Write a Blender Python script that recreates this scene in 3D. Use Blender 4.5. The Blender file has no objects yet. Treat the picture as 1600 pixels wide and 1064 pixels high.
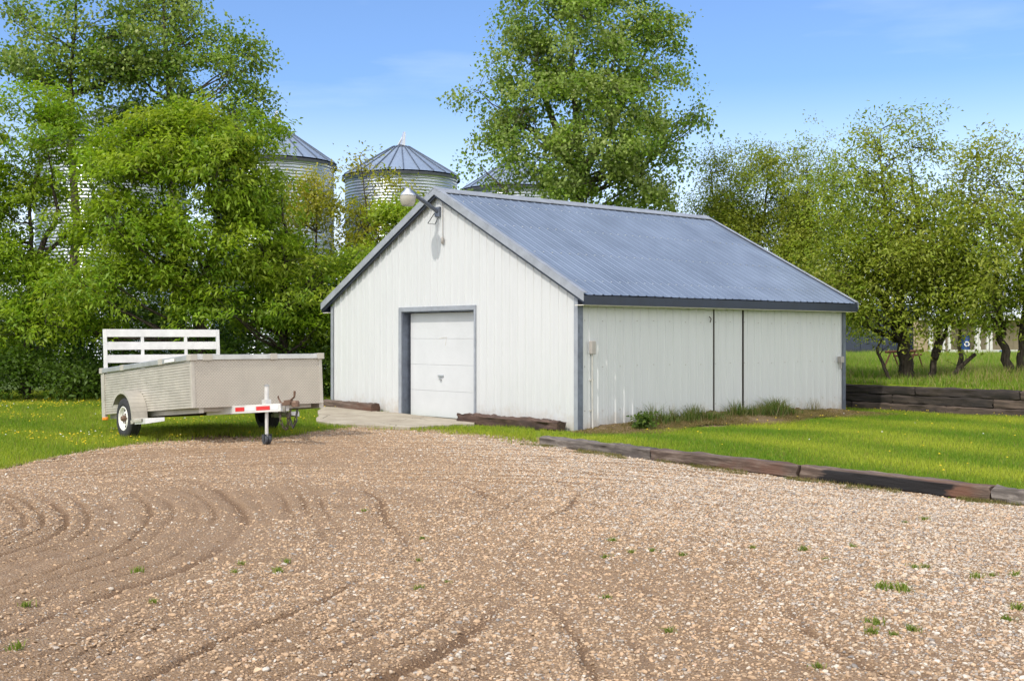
import bpy, math, random
import numpy as np
from mathutils import Vector

C = bpy.context.scene.collection
SC = bpy.context.scene
R = math.radians
rng = np.random.default_rng(7)
random.seed(7)

# ------------------------------------------------------------------ camera
FPX, HZ, EYE = 1840.0, 528.33, 1.67
cam = bpy.data.cameras.new("camera")
cam.sensor_width = 36.0
cam.lens = 36.0 * FPX / 1600.0
cam.shift_y = -(532.0 - HZ) / 1600.0
cam.clip_start, cam.clip_end = 0.1, 6000.0
co = bpy.data.objects.new("camera", cam)
co.location = (0, 0, EYE)
co.rotation_euler = (R(90), 0, 0)
C.objects.link(co)
SC.camera = co

# ------------------------------------------------------------------ light
SUN_H = Vector((-0.68, -0.733, 0)).normalized()     # where the sun stands, seen from above
SUN_EL = R(50)
SUN_DIR = Vector((SUN_H.x * math.cos(SUN_EL), SUN_H.y * math.cos(SUN_EL), math.sin(SUN_EL)))
sl = bpy.data.lights.new("sun", 'SUN')
sl.energy, sl.angle, sl.color = 2.55, R(1.0), (1.0, 0.93, 0.82)
so = bpy.data.objects.new("sun", sl)
so.rotation_euler = SUN_DIR.to_track_quat('Z', 'Y').to_euler()
so.location = (-20, -20, 30)
C.objects.link(so)

W = bpy.data.worlds.new("World")
SC.world = W
W.use_nodes = True
nt = W.node_tree
for n in list(nt.nodes):
    nt.nodes.remove(n)
def wn(t, **k):
    n = nt.nodes.new(t)
    for a, b in k.items():
        setattr(n, a, b)
    return n
sky = wn('ShaderNodeTexSky', sky_type='NISHITA', sun_disc=False)
sky.sun_elevation = SUN_EL
sky.sun_rotation = math.atan2(SUN_H.x, SUN_H.y)
sky.air_density, sky.dust_density, sky.ozone_density = 1.0, 0.4, 3.2
tc = wn('ShaderNodeTexCoord')
sp = wn('ShaderNodeSeparateXYZ')
nt.links.new(tc.outputs['Generated'], sp.inputs[0])
mp = wn('ShaderNodeMapping')
mp.inputs['Scale'].default_value = (2.2, 2.2, 13.0)
mp.inputs['Location'].default_value = (7.9, 4.3, 2.1)
nt.links.new(tc.outputs['Generated'], mp.inputs[0])
nz = wn('ShaderNodeTexNoise')
nz.inputs['Scale'].default_value = 1.6
nz.inputs['Detail'].default_value = 6
nz.inputs['Roughness'].default_value = 0.55
nt.links.new(mp.outputs[0], nz.inputs['Vector'])
r1 = wn('ShaderNodeMapRange')
r1.inputs['From Min'].default_value, r1.inputs['From Max'].default_value = 0.52, 0.85
r1.inputs['To Min'].default_value, r1.inputs['To Max'].default_value = 0.03, 0.2
nt.links.new(nz.outputs[0], r1.inputs['Value'])
r2 = wn('ShaderNodeMapRange', interpolation_type='SMOOTHSTEP')            # low bank of pale cloud at the horizon
r2.inputs['From Min'].default_value, r2.inputs['From Max'].default_value = -0.02, 0.24
r2.inputs['To Min'].default_value, r2.inputs['To Max'].default_value = 0.85, 0.0
nt.links.new(sp.outputs['Z'], r2.inputs['Value'])
mx = wn('ShaderNodeMath', operation='MAXIMUM')
nt.links.new(r1.outputs[0], mx.inputs[0])
nt.links.new(r2.outputs[0], mx.inputs[1])
mix = wn('ShaderNodeMixRGB')
mix.inputs['Color2'].default_value = (8.6, 9.0, 9.6, 1)
nt.links.new(mx.outputs[0], mix.inputs['Fac'])
gr = wn('ShaderNodeMixRGB', blend_type='MULTIPLY')
gr.inputs['Fac'].default_value = 1.0
gr.inputs['Color2'].default_value = (0.70, 0.87, 1.10, 1)
nt.links.new(sky.outputs[0], gr.inputs['Color1'])
nt.links.new(gr.outputs[0], mix.inputs['Color1'])
cl = wn('ShaderNodeTexNoise')                     # unseen white cloud added behind the viewer to brighten shaded faces
cl.inputs['Scale'].default_value = 2.4
cl.inputs['Detail'].default_value = 7
nt.links.new(tc.outputs['Generated'], cl.inputs['Vector'])
c1 = wn('ShaderNodeMapRange', interpolation_type='SMOOTHSTEP')
for k_, v_ in (('From Min', 0.40), ('From Max', 0.52), ('To Min', 0.0), ('To Max', 1.0)):
    c1.inputs[k_].default_value = v_
nt.links.new(cl.outputs[0], c1.inputs['Value'])
c2 = wn('ShaderNodeMapRange', interpolation_type='SMOOTHSTEP')
for k_, v_ in (('From Min', 0.35), ('From Max', -0.25), ('To Min', 0.0), ('To Max', 1.0)):
    c2.inputs[k_].default_value = v_
nt.links.new(sp.outputs['Y'], c2.inputs['Value'])
c3 = wn('ShaderNodeMath', operation='MULTIPLY')
nt.links.new(c1.outputs[0], c3.inputs[0])
nt.links.new(c2.outputs[0], c3.inputs[1])
mix2 = wn('ShaderNodeMixRGB')
mix2.inputs['Color2'].default_value = (12.8, 12.4, 11.9, 1)
nt.links.new(c3.outputs[0], mix2.inputs['Fac'])
nt.links.new(mix.outputs[0], mix2.inputs['Color1'])
bg = wn('ShaderNodeBackground')
bg.inputs['Strength'].default_value = 0.15
nt.links.new(mix2.outputs[0], bg.inputs['Color'])
wo = wn('ShaderNodeOutputWorld')
nt.links.new(bg.outputs[0], wo.inputs['Surface'])

SC.view_settings.view_transform = 'Standard'
SC.view_settings.look = 'None'
SC.view_settings.gamma = 1.0
SC.view_settings.exposure = 0.24
SC.render.engine = 'CYCLES'
SC.cycles.max_bounces = 6
SC.cycles.diffuse_bounces = 3
SC.cycles.glossy_bounces = 3
SC.cycles.transmission_bounces = 4
SC.cycles.transparent_max_bounces = 4
SC.cycles.use_denoising = True

# ------------------------------------------------------------------ helpers
def at(px, py, D):
    """a point of the place from its direction and its distance ahead"""
    return np.array([(px - 800) / FPX * D, D, EYE + (HZ - py) / FPX * D])
def gd(px, py, z=0.0):
    """ground point under a direction"""
    D = (EYE - z) * FPX / (py - HZ)
    return np.array([(px - 800) / FPX * D, D, z])

ORIG = {}
def tag(o, label=None, cat=None, group=None, kind=None):
    for k, v in (('label', label), ('category', cat), ('group', group), ('kind', kind)):
        if v:
            o[k] = v
    return o
def thing(name, label, cat, loc, group=None):
    o = bpy.data.objects.new(name, None)
    o.empty_display_size = 0.2
    o.location = loc
    C.objects.link(o)
    ORIG[o.name] = np.array(loc, float)
    return tag(o, label, cat, group)

def raw_mesh(name, verts, faces, smooth=False):
    """faces: an (N,k) array or a list of index tuples"""
    me = bpy.data.meshes.new(name)
    verts = np.asarray(verts, np.float32).reshape(-1, 3)
    if isinstance(faces, np.ndarray):
        n, k = faces.shape
        me.vertices.add(len(verts))
        me.vertices.foreach_set('co', verts.ravel())
        me.loops.add(n * k)
        me.loops.foreach_set('vertex_index', faces.astype(np.int32).ravel())
        me.polygons.add(n)
        me.polygons.foreach_set('loop_start', np.arange(0, n * k, k, dtype=np.int32))
        me.update(calc_edges=True)
    else:
        me.from_pydata(verts.tolist(), [], [tuple(f) for f in faces])
        me.update()
    if smooth:
        me.polygons.foreach_set('use_smooth', np.ones(len(me.polygons), bool))
    return me

def obj(name, verts, faces, mat, parent=None, smooth=False, tint=None, origin=None):
    verts = np.asarray(verts, float).reshape(-1, 3)
    if parent is not None:
        base = ORIG[parent.name]
    elif origin is not None:
        base = np.array(origin, float)
    else:
        base = np.zeros(3)
    me = raw_mesh(name, verts - base, faces, smooth)
    if mat:
        me.materials.append(mat)
    if tint is not None:
        ca = me.color_attributes.new('tint', 'FLOAT_COLOR', 'POINT')
        t = np.ones((len(verts), 4), np.float32)
        t[:, :3] = tint
        ca.data.foreach_set('color', t.ravel())
    o = bpy.data.objects.new(name, me)
    C.objects.link(o)
    if parent is not None:
        o.parent = parent
        ORIG[o.name] = base.copy()
    else:
        o.location = base
        ORIG[o.name] = base.copy()
    return o

class MB:
    def __init__(s):
        s.v, s.f = [], []
    def add(s, vs, fs):
        n = len(s.v)
        s.v.extend([tuple(map(float, p)) for p in vs])
        s.f.extend([tuple(i + n for i in f) for f in fs])
        return s
    def box(s, o, ax, ay, az):
        """box from corner o along three edge vectors"""
        o, ax, ay, az = (np.array(q, float) for q in (o, ax, ay, az))
        vs = [o, o + ax, o + ax + ay, o + ay, o + az, o + ax + az, o + ax + ay + az, o + ay + az]
        fs = [(0, 3, 2, 1), (4, 5, 6, 7), (0, 1, 5, 4), (1, 2, 6, 5), (2, 3, 7, 6), (3, 0, 4, 7)]
        if np.dot(np.cross(ax, ay), az) < 0:
            fs = [f[::-1] for f in fs]
        return s.add(vs, fs)
    def tube(s, pts, rad, sides=8, cap=True):
        pts = [np.array(p, float) for p in pts]
        if np.isscalar(rad):
            rad = [rad] * len(pts)
        n0 = len(s.v)
        up = None
        for i, p in enumerate(pts):
            d = pts[min(i + 1, len(pts) - 1)] - pts[max(i - 1, 0)]
            d = d / (np.linalg.norm(d) + 1e-9)
            if up is None:
                up = np.array([0, 0, 1.0]) if abs(d[2]) < 0.9 else np.array([1.0, 0, 0])
            a = np.cross(d, up)
            a /= np.linalg.norm(a) + 1e-9
            b = np.cross(a, d)
            up = b
            for k in range(sides):
                t = 2 * math.pi * k / sides
                s.v.append(tuple(p + rad[i] * (math.cos(t) * a + math.sin(t) * b)))
        for i in range(len(pts) - 1):
            for k in range(sides):
                k2 = (k + 1) % sides
                s.f.append((n0 + i * sides + k, n0 + (i + 1) * sides + k, n0 + (i + 1) * sides + k2, n0 + i * sides + k2))
        if cap:
            s.f.append(tuple(n0 + k for k in range(sides)))
            e = n0 + (len(pts) - 1) * sides
            s.f.append(tuple(e + k for k in reversed(range(sides))))
        return s
    def lathe(s, origin, axis, prof, seg=24, ref=None, a0=0.0, a1=2 * math.pi):
        """prof: (radius, offset along axis)"""
        axis = np.array(axis, float) / np.linalg.norm(axis)
        ref = np.array(ref if ref is not None else ([0, 0, 1.0] if abs(axis[2]) < 0.9 else [1.0, 0, 0]), float)
        a = ref - axis * ref.dot(axis)
        a /= np.linalg.norm(a)
        b = np.cross(axis, a)
        full = abs(a1 - a0 - 2 * math.pi) < 1e-6
        m = seg if full else seg + 1
        n0 = len(s.v)
        for (r_, h) in prof:
            for k in range(m):
                t = a0 + (a1 - a0) * k / seg
                s.v.append(tuple(np.array(origin, float) + axis * h + r_ * (math.cos(t) * a + math.sin(t) * b)))
        for i in range(len(prof) - 1):
            for k in range(seg):
                k2 = (k + 1) % m if full else k + 1
                s.f.append((n0 + i * m + k, n0 + i * m + k2, n0 + (i + 1) * m + k2, n0 + (i + 1) * m + k))
        return s
    def build(s, name, mat, parent=None, smooth=False, bevel=0.0, origin=None):
        o = obj(name, s.v, s.f, mat, parent, smooth, origin=origin)
        if bevel:
            m = o.modifiers.new('edge', 'BEVEL')
            m.width, m.segments, m.limit_method = bevel, 2, 'ANGLE'
        if smooth:
            try:
                o.data.shade_smooth_by_angle = None
            except Exception:
                pass
        return o

# ------------------------------------------------------------------ materials
def newmat(name):
    m = bpy.data.materials.new(name)
    m.use_nodes = True
    t = m.node_tree
    b = t.nodes['Principled BSDF']
    return m, t, b
def L(t, a, b):
    t.links.new(a, b)
def noise(t, scale, detail=4, rough=0.6, vec=None, stretch=None):
    n = t.nodes.new('ShaderNodeTexNoise')
    n.inputs['Scale'].default_value = scale
    n.inputs['Detail'].default_value = detail
    n.inputs['Roughness'].default_value = rough
    if vec is None:
        g = t.nodes.new('ShaderNodeNewGeometry')
        vec = g.outputs['Position']
    if stretch:
        mpn = t.nodes.new('ShaderNodeMapping')
        mpn.inputs['Scale'].default_value = stretch
        L(t, vec, mpn.inputs[0])
        vec = mpn.outputs[0]
    L(t, vec, n.inputs['Vector'])
    return n
def ramp(t, src, stops):
    r_ = t.nodes.new('ShaderNodeValToRGB')
    el = r_.color_ramp.elements
    while len(el) < len(stops):
        el.new(0.5)
    for e, (p, c) in zip(el, stops):
        e.position = p
        e.color = (*c, 1) if len(c) == 3 else c
    L(t, src, r_.inputs[0])
    return r_
def mixc(t, fac, a, b, mode='MIX'):
    m = t.nodes.new('ShaderNodeMixRGB')
    m.blend_type = mode
    for s_, i in ((fac, 'Fac'), (a, 'Color1'), (b, 'Color2')):
        if hasattr(s_, 'links') or hasattr(s_, 'is_output'):
            L(t, s_, m.inputs[i])
        elif i == 'Fac':
            m.inputs[i].default_value = s_
        else:
            m.inputs[i].default_value = (*s_, 1)
    return m.outputs[0]
def rng_node(t, src, a, b, c, d):
    n = t.nodes.new('ShaderNodeMapRange')
    for k, v in (('From Min', a), ('From Max', b), ('To Min', c), ('To Max', d)):
        n.inputs[k].default_value = v
    L(t, src, n.inputs['Value'])
    return n.outputs[0]
def bump(t, b, h, strength=0.3, dist=0.02):
    n = t.nodes.new('ShaderNodeBump')
    n.inputs['Strength'].default_value = strength
    n.inputs['Distance'].default_value = dist
    L(t, h, n.inputs['Height'])
    L(t, n.outputs[0], b.inputs['Normal'])

def plain(name, col, rough=0.5, metal=0.0, var=0.15, scale=6.0, bmp=0.0, bscale=60.0, stretch=None, spec=0.5):
    m, t, b = newmat(name)
    n = noise(t, scale, 5, 0.65, stretch=stretch)
    lo = tuple(c * (1 - var) for c in col)
    hi = tuple(min(1, c * (1 + var)) for c in col)
    r_ = ramp(t, n.outputs[0], [(0.3, lo), (0.7, hi)])
    L(t, r_.outputs[0], b.inputs['Base Color'])
    b.inputs['Roughness'].default_value = rough
    b.inputs['Metallic'].default_value = metal
    b.inputs['Specular IOR Level'].default_value = spec
    if bmp:
        n2 = noise(t, bscale, 3, 0.6)
        bump(t, b, n2.outputs[0], bmp, 0.01)
    return m

def mat_siding(name, base):
    """white painted steel with rain streaks and earth splashed along its foot"""
    m, t, b = newmat(name)
    g = t.nodes.new('ShaderNodeNewGeometry')
    s_ = t.nodes.new('ShaderNodeSeparateXYZ')
    L(t, g.outputs['Position'], s_.inputs[0])
    st = noise(t, 2.6, 5, 0.7, stretch=(3.5, 3.5, 0.22))
    c = ramp(t, st.outputs[0], [(0.3, tuple(x * 0.94 for x in base)), (0.62, base)]).outputs[0]
    fine = noise(t, 26, 4, 0.7)
    c = mixc(t, rng_node(t, fine.outputs[0], 0.62, 0.82, 0, 0.35), c, (0.42, 0.40, 0.36))
    foot = noise(t, 5, 6, 0.75)
    add = t.nodes.new('ShaderNodeMath')
    add.operation = 'MULTIPLY_ADD'
    L(t, foot.outputs[0], add.inputs[0])
    add.inputs[1].default_value = -1.1
    L(t, s_.outputs['Z'], add.inputs[2])
    c = mixc(t, rng_node(t, add.outputs[0], -0.62, -0.18, 0.55, 0.0), c, (0.36, 0.29, 0.21))
    L(t, c, b.inputs['Base Color'])
    b.inputs['Roughness'].default_value = 0.42
    bump(t, b, noise(t, 3.0, 3).outputs[0], 0.12, 0.02)
    return m

def mat_roof(name, base, metal=0.55):
    m, t, b = newmat(name)
    n = noise(t, 1.1, 6, 0.65)
    n2 = noise(t, 22, 4, 0.7)
    c = ramp(t, n.outputs[0], [(0.3, tuple(x * 0.8 for x in base)), (0.7, tuple(x * 1.15 for x in base))]).outputs[0]
    c = mixc(t, rng_node(t, n2.outputs[0], 0.6, 0.8, 0, 0.4), c, tuple(x * 1.5 for x in base))
    L(t, c, b.inputs['Base Color'])
    b.inputs['Metallic'].default_value = metal
    L(t, rng_node(t, n.outputs[0], 0.3, 0.7, 0.40, 0.56), b.inputs['Roughness'])
    bump(t, b, noise(t, 2.2, 4).outputs[0], 0.1, 0.02)
    return m

def mat_tie(name, a, bcol, c3, black=None):
    """weathered railway timber: long grain, cracks and tar stains"""
    m, t, b = newmat(name)
    tcn = t.nodes.new('ShaderNodeTexCoord')
    v = tcn.outputs['Object']
    n = noise(t, 5.0, 7, 0.72, v, (0.35, 4, 4))
    n2 = noise(t, 2.0, 4, 0.6, v, (0.8, 1.6, 1.6))
    c = ramp(t, n.outputs[0], [(0.28, tuple(x * 0.35 for x in a)), (0.48, a), (0.72, bcol)]).outputs[0]
    c = mixc(t, rng_node(t, n2.outputs[0], 0.5, 0.68, 0, 0.8), c, c3)
    if black is not None:
        n3 = noise(t, 1.5, 5, 0.65, v, (1.0, 5, 5))
        sx = t.nodes.new('ShaderNodeSeparateXYZ')
        L(t, v, sx.inputs[0])
        ab = t.nodes.new('ShaderNodeMath')
        ab.operation = 'ABSOLUTE'
        L(t, sx.outputs['X'], ab.inputs[0])
        md = t.nodes.new('ShaderNodeMath')
        md.operation = 'MULTIPLY_ADD'
        L(t, n3.outputs[0], md.inputs[0])
        md.inputs[1].default_value = 0.9
        L(t, ab.outputs[0], md.inputs[2])
        gz = rng_node(t, sx.outputs['Z'], 0.140, 0.158, 1.0, 0.0)     # the tar clings to the faces, not the worn top
        mm = t.nodes.new('ShaderNodeMath')
        mm.operation = 'MULTIPLY'
        L(t, rng_node(t, md.outputs[0], black, black + 0.12, 1.0, 0.0), mm.inputs[0])
        L(t, gz, mm.inputs[1])
        c = mixc(t, mm.outputs[0], c, (0.008, 0.007, 0.008))
    L(t, c, b.inputs['Base Color'])
    b.inputs['Roughness'].default_value = 0.85
    bump(t, b, n.outputs[0], 0.7, 0.02)
    return m

def mat_leaf(name, trans=0.42):
    m, t, b = newmat(name)
    a = t.nodes.new('ShaderNodeAttribute')
    a.attribute_name = 'tint'
    L(t, a.outputs['Color'], b.inputs['Base Color'])
    b.inputs['Roughness'].default_value = 0.5
    b.inputs['Specular IOR Level'].default_value = 0.35
    tr = t.nodes.new('ShaderNodeBsdfTranslucent')
    c = mixc(t, 1.0, a.outputs['Color'], (1.25, 1.3, 0.7), 'MULTIPLY')
    L(t, c, tr.inputs['Color'])
    mxs = t.nodes.new('ShaderNodeMixShader')
    mxs.inputs[0].default_value = trans
    L(t, b.outputs[0], mxs.inputs[1])
    L(t, tr.outputs[0], mxs.inputs[2])
    L(t, mxs.outputs[0], t.nodes['Material Output'].inputs['Surface'])
    return m

def mat_bark(name, a, b2):
    m, t, b = newmat(name)
    n = noise(t, 9, 6, 0.7, stretch=(3, 3, 0.6))
    L(t, ramp(t, n.outputs[0], [(0.35, a), (0.65, b2)]).outputs[0], b.inputs['Base Color'])
    b.inputs['Roughness'].default_value = 0.95
    b.inputs['Specular IOR Level'].default_value = 0.15
    bump(t, b, n.outputs[0], 0.8, 0.04)
    return m

def mat_gravel():
    m, t, b = newmat('gravel')
    big = noise(t, 0.55, 4, 0.6)
    mid = noise(t, 3.2, 6, 0.7)
    fine = noise(t, 55, 5, 0.75)
    c = ramp(t, mid.outputs[0], [(0.25, (0.31, 0.195, 0.108)), (0.5, (0.41, 0.268, 0.155)), (0.75, (0.48, 0.335, 0.205))]).outputs[0]
    c = mixc(t, rng_node(t, big.outputs[0], 0.4, 0.7, 0, 0.5), c, (0.41, 0.30, 0.215))
    c = mixc(t, rng_node(t, fine.outputs[0], 0.35, 0.65, 0.0, 0.55), (0.24, 0.16, 0.098), c)
    vo = t.nodes.new('ShaderNodeTexVoronoi')
    vo.inputs['Scale'].default_value = 62
    g = t.nodes.new('ShaderNodeNewGeometry')
    L(t, g.outputs['Position'], vo.inputs['Vector'])
    pb = ramp(t, vo.outputs['Color'], [(0.15, (0.27, 0.20, 0.15)), (0.5, (0.42, 0.32, 0.24)), (0.85, (0.56, 0.47, 0.38))]).outputs[0]
    mk = rng_node(t, vo.outputs['Distance'], 0.25, 0.42, 0.75, 0.0)
    c = mixc(t, mk, c, pb)
    at_ = t.nodes.new('ShaderNodeAttribute')                    # darker brown towards the bottom of the harrow grooves
    at_.attribute_name = 'tint'
    c = mixc(t, at_.outputs['Fac'], c, (0.15, 0.088, 0.05))
    L(t, c, b.inputs['Base Color'])
    b.inputs['Roughness'].default_value = 0.95
    b.inputs['Specular IOR Level'].default_value = 0.2
    md = t.nodes.new('ShaderNodeMath')
    md.operation = 'MULTIPLY_ADD'
    L(t, vo.outputs['Distance'], md.inputs[0])
    md.inputs[1].default_value = -0.8
    L(t, fine.outputs[0], md.inputs[2])
    bump(t, b, md.outputs[0], 0.9, 0.018)
    return m

def mat_pebble():
    m, t, b = newmat('pebble')
    a = t.nodes.new('ShaderNodeAttribute')
    a.attribute_type = 'INSTANCER'
    a.attribute_name = 'tint'
    n = noise(t, 60, 4, 0.7)
    c = mixc(t, rng_node(t, n.outputs[0], 0.3, 0.7, 0.0, 0.35), a.outputs['Color'], (0.30, 0.23, 0.17))
    L(t, c, b.inputs['Base Color'])
    b.inputs['Roughness'].default_value = 0.7
    b.inputs['Specular IOR Level'].default_value = 0.3
    return m

def mat_soil(name, cols, s1=2.0, s2=30, worn=None):
    m, t, b = newmat(name)
    n = noise(t, s1, 6, 0.7)
    f = noise(t, s2, 5, 0.75)
    c = ramp(t, n.outputs[0], [(0.3, cols[0]), (0.5, cols[1]), (0.72, cols[2])]).outputs[0]
    c = mixc(t, rng_node(t, f.outputs[0], 0.35, 0.65, 0.45, 0.0), c, tuple(x * 0.45 for x in cols[0]))
    if worn:
        a = t.nodes.new('ShaderNodeAttribute')
        a.attribute_name = 'tint'
        c = mixc(t, a.outputs['Fac'], c, mixc(t, f.outputs[0], tuple(x * .6 for x in worn), tuple(x * 1.3 for x in worn)))
    L(t, c, b.inputs['Base Color'])
    b.inputs['Roughness'].default_value = 0.95
    b.inputs['Specular IOR Level'].default_value = 0.1
    bump(t, b, f.outputs[0], 0.8, 0.03)
    return m

def mat_concrete():
    m, t, b = newmat('concrete')
    n = noise(t, 1.6, 6, 0.7)
    f = noise(t, 40, 4, 0.7)
    c = ramp(t, n.outputs[0], [(0.3, (0.25, 0.215, 0.165)), (0.62, (0.40, 0.36, 0.29))]).outputs[0]
    vo = t.nodes.new('ShaderNodeTexVoronoi')
    vo.feature = 'DISTANCE_TO_EDGE'
    vo.inputs['Scale'].default_value = 0.9
    wv = noise(t, 3, 4)
    g = t.nodes.new('ShaderNodeNewGeometry')
    L(t, mixc(t, 0.15, g.outputs['Position'], wv.outputs['Color']), vo.inputs['Vector'])
    c = mixc(t, rng_node(t, vo.outputs['Distance'], 0.004, 0.014, 0.8, 0.0), c, (0.12, 0.10, 0.075))
    c = mixc(t, rng_node(t, f.outputs[0], 0.5, 0.75, 0, 0.4), c, (0.3, 0.26, 0.2))
    L(t, c, b.inputs['Base Color'])
    b.inputs['Roughness'].default_value = 0.9
    bump(t, b, f.outputs[0], 0.4, 0.01)
    return m

def mat_checker_plate(name, base, u, v, pitch):
    """raised tread marks of a rolled aluminium sheet"""
    m, t, b = newmat(name)
    g = t.nodes.new('ShaderNodeNewGeometry')
    def dotn(vec):
        d = t.nodes.new('ShaderNodeVectorMath')
        d.operation = 'DOT_PRODUCT'
        L(t, g.outputs['Position'], d.inputs[0])
        d.inputs[1].default_value = tuple(float(x) * 2 * math.pi / pitch for x in vec)
        sn = t.nodes.new('ShaderNodeMath')
        sn.operation = 'SINE'
        L(t, d.outputs['Value'], sn.inputs[0])
        return sn.outputs[0]
    mu = t.nodes.new('ShaderNodeMath')
    mu.operation = 'MULTIPLY'
    L(t, dotn(u), mu.inputs[0])
    L(t, dotn(v), mu.inputs[1])
    hh = rng_node(t, mu.outputs[0], 0.1, 0.6, 0.0, 1.0)
    n = noise(t, 1.8, 6, 0.7)
    c = ramp(t, n.outputs[0], [(0.3, tuple(x * 0.82 for x in base)), (0.7, base)]).outputs[0]
    st = noise(t, 2.4, 5, 0.7, stretch=(2.5, 2.5, 0.5))
    c = mixc(t, rng_node(t, st.outputs[0], 0.58, 0.8, 0, 0.5), c, tuple(x * 0.55 for x in base))
    c = mixc(t, hh, c, tuple(x * 0.74 for x in base))
    L(t, c, b.inputs['Base Color'])
    b.inputs['Metallic'].default_value = 0.08
    b.inputs['Roughness'].default_value = 0.5
    bump(t, b, hh, 0.6, 0.006)
    return m

M = {}
M['siding'] = mat_siding('white_siding', (0.54, 0.56, 0.575))
M['roof'] = mat_roof('blue_grey_roofing', (0.15, 0.192, 0.272), 0.12)
M['trim'] = plain('shaded_blue_trim', (0.125, 0.145, 0.19), 0.3, 0.2, 0.3, 5)  # trim paint with its shade put into the colour; also on the lamp arm
M['rake'] = plain('sunlit_grey_trim', (0.30, 0.325, 0.37), 0.45, 0.2, 0.18, 4)  # the same trim paint with sunlight put into the colour
M['fascia'] = plain('shaded_navy_fascia', (0.013, 0.02, 0.042), 0.4, 0.0, 0.2, 3)  # the same trim paint again, darkened as it looks in shade
M['soffit'] = plain('soffit_white', (0.62, 0.6, 0.55), 0.6, 0, 0.1)
M['door'] = plain('door_white', (0.54, 0.56, 0.585), 0.42, 0, 0.05, 1.5)
M['seam'] = plain('dark_joint', (0.035, 0.028, 0.024), 0.8)
M['galv'] = plain('galvanised_steel', (0.55, 0.57, 0.60), 0.33, 0.85, 0.15, 3)
M['bin'] = plain('bin_steel', (0.50, 0.545, 0.60), 0.36, 0.85, 0.12, 0.8)
M['binroof'] = plain('bin_roof_steel', (0.27, 0.34, 0.45), 0.45, 0.35, 0.12, 0.7)
M['binrib'] = plain('bin_rib', (0.10, 0.125, 0.17), 0.5, 0.3)
M['bindark'] = plain('dark_rim', (0.09, 0.10, 0.12), 0.5, 0.5)
M['greybox'] = plain('grey_box', (0.33, 0.31, 0.29), 0.5)
M['pipe'] = plain('pale_conduit', (0.46, 0.45, 0.42), 0.5)
M['alu'] = plain('aluminium_tan', (0.43, 0.405, 0.355), 0.42, 0.15, 0.14, 4)
M['alub'] = plain('aluminium_bright', (0.66, 0.66, 0.655), 0.38, 0.35, 0.12, 4)
M['rail'] = plain('aluminium_rail', (0.44, 0.445, 0.44), 0.36, 0.6, 0.2, 3)
M['rubber'] = plain('tyre_rubber', (0.022, 0.022, 0.024), 0.75, 0, 0.3, 12, 0.3, 60)
M['rim'] = plain('rim_white', (0.74, 0.73, 0.70), 0.4, 0, 0.08)
M['hub'] = plain('hub_rust', (0.16, 0.10, 0.07), 0.6, 0.3, 0.3, 30)
M['chain'] = plain('chain_rust', (0.075, 0.055, 0.045), 0.7, 0.4, 0.4, 30)
M['red'] = plain('reflector_red', (0.55, 0.025, 0.03), 0.3, 0, 0.08)
M['silver'] = plain('reflector_silver', (0.66, 0.70, 0.74), 0.3, 0.2, 0.05)
M['amber'] = plain('amber_lens', (0.75, 0.25, 0.02), 0.25, 0, 0.06)
M['plate'] = plain('sticker_white', (0.72, 0.72, 0.70), 0.5, 0, 0.03)
M['lamp_glass'] = plain('lamp_glass', (0.36, 0.345, 0.30), 0.35, 0, 0.05)
M['black'] = plain('black_plastic', (0.02, 0.02, 0.022), 0.6)
M['jackfoot'] = plain('jack_wheel', (0.045, 0.05, 0.06), 0.55)
M['tie1'] = mat_tie('timber_grey', (0.10, 0.085, 0.075), (0.26, 0.23, 0.205), (0.055, 0.045, 0.042))
M['tie2'] = mat_tie('timber_brown', (0.085, 0.058, 0.045), (0.22, 0.175, 0.145), (0.105, 0.05, 0.032))
M['tie3'] = mat_tie('timber_tarred', (0.10, 0.068, 0.052), (0.25, 0.195, 0.155), (0.14, 0.06, 0.035), black=1.25)
M['tie4'] = mat_tie('timber_dark', (0.028, 0.021, 0.018), (0.072, 0.054, 0.044), (0.012, 0.010, 0.010))
M['tie5'] = mat_tie('timber_red_brown', (0.065, 0.037, 0.028), (0.15, 0.098, 0.076), (0.03, 0.02, 0.017))
M['tie6'] = mat_tie('timber_wall_brown', (0.06, 0.043, 0.034), (0.125, 0.09, 0.07), (0.02, 0.016, 0.015))
M['gravel'] = mat_gravel()
M['pebble'] = mat_pebble()
M['dirt'] = mat_soil('dirt', [(0.13, 0.092, 0.055), (0.20, 0.148, 0.092), (0.27, 0.21, 0.14)])
M['turf'] = mat_soil('turf', [(0.12, 0.18, 0.014), (0.18, 0.25, 0.02), (0.26, 0.30, 0.03)], 1.2, 40)
M['turf_worn'] = mat_soil('turf_worn', [(0.12, 0.18, 0.014), (0.18, 0.25, 0.02), (0.26, 0.30, 0.03)], 1.2, 40, (.34, .24, .145))
M['field'] = mat_soil('field', [(0.06, 0.10, 0.02), (0.09, 0.13, 0.03), (0.14, 0.15, 0.05)], 0.1, 3)
M['concrete'] = mat_concrete()
M['leaf'] = mat_leaf('leaf', 0.44)
M['blade'] = mat_leaf('grass_blade', 0.5)
M['bark'] = mat_bark('bark', (0.03, 0.024, 0.018), (0.095, 0.078, 0.062))
M['bark_pale'] = mat_bark('bark_pale', (0.075, 0.062, 0.048), (0.19, 0.165, 0.135))
M['navy'] = plain('navy_steel', (0.022, 0.032, 0.06), 0.45, 0.0, 0.15)
M['navy2'] = plain('navy_band', (0.014, 0.020, 0.04), 0.45)
M['white'] = plain('white_timber', (0.58, 0.58, 0.56), 0.5, 0, 0.06)
M['tan'] = plain('tan_panel', (0.42, 0.335, 0.23), 0.65, 0, 0.08)
M['rust'] = plain('rusted_steel', (0.17, 0.075, 0.045), 0.8, 0.2, 0.35, 12)
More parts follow.
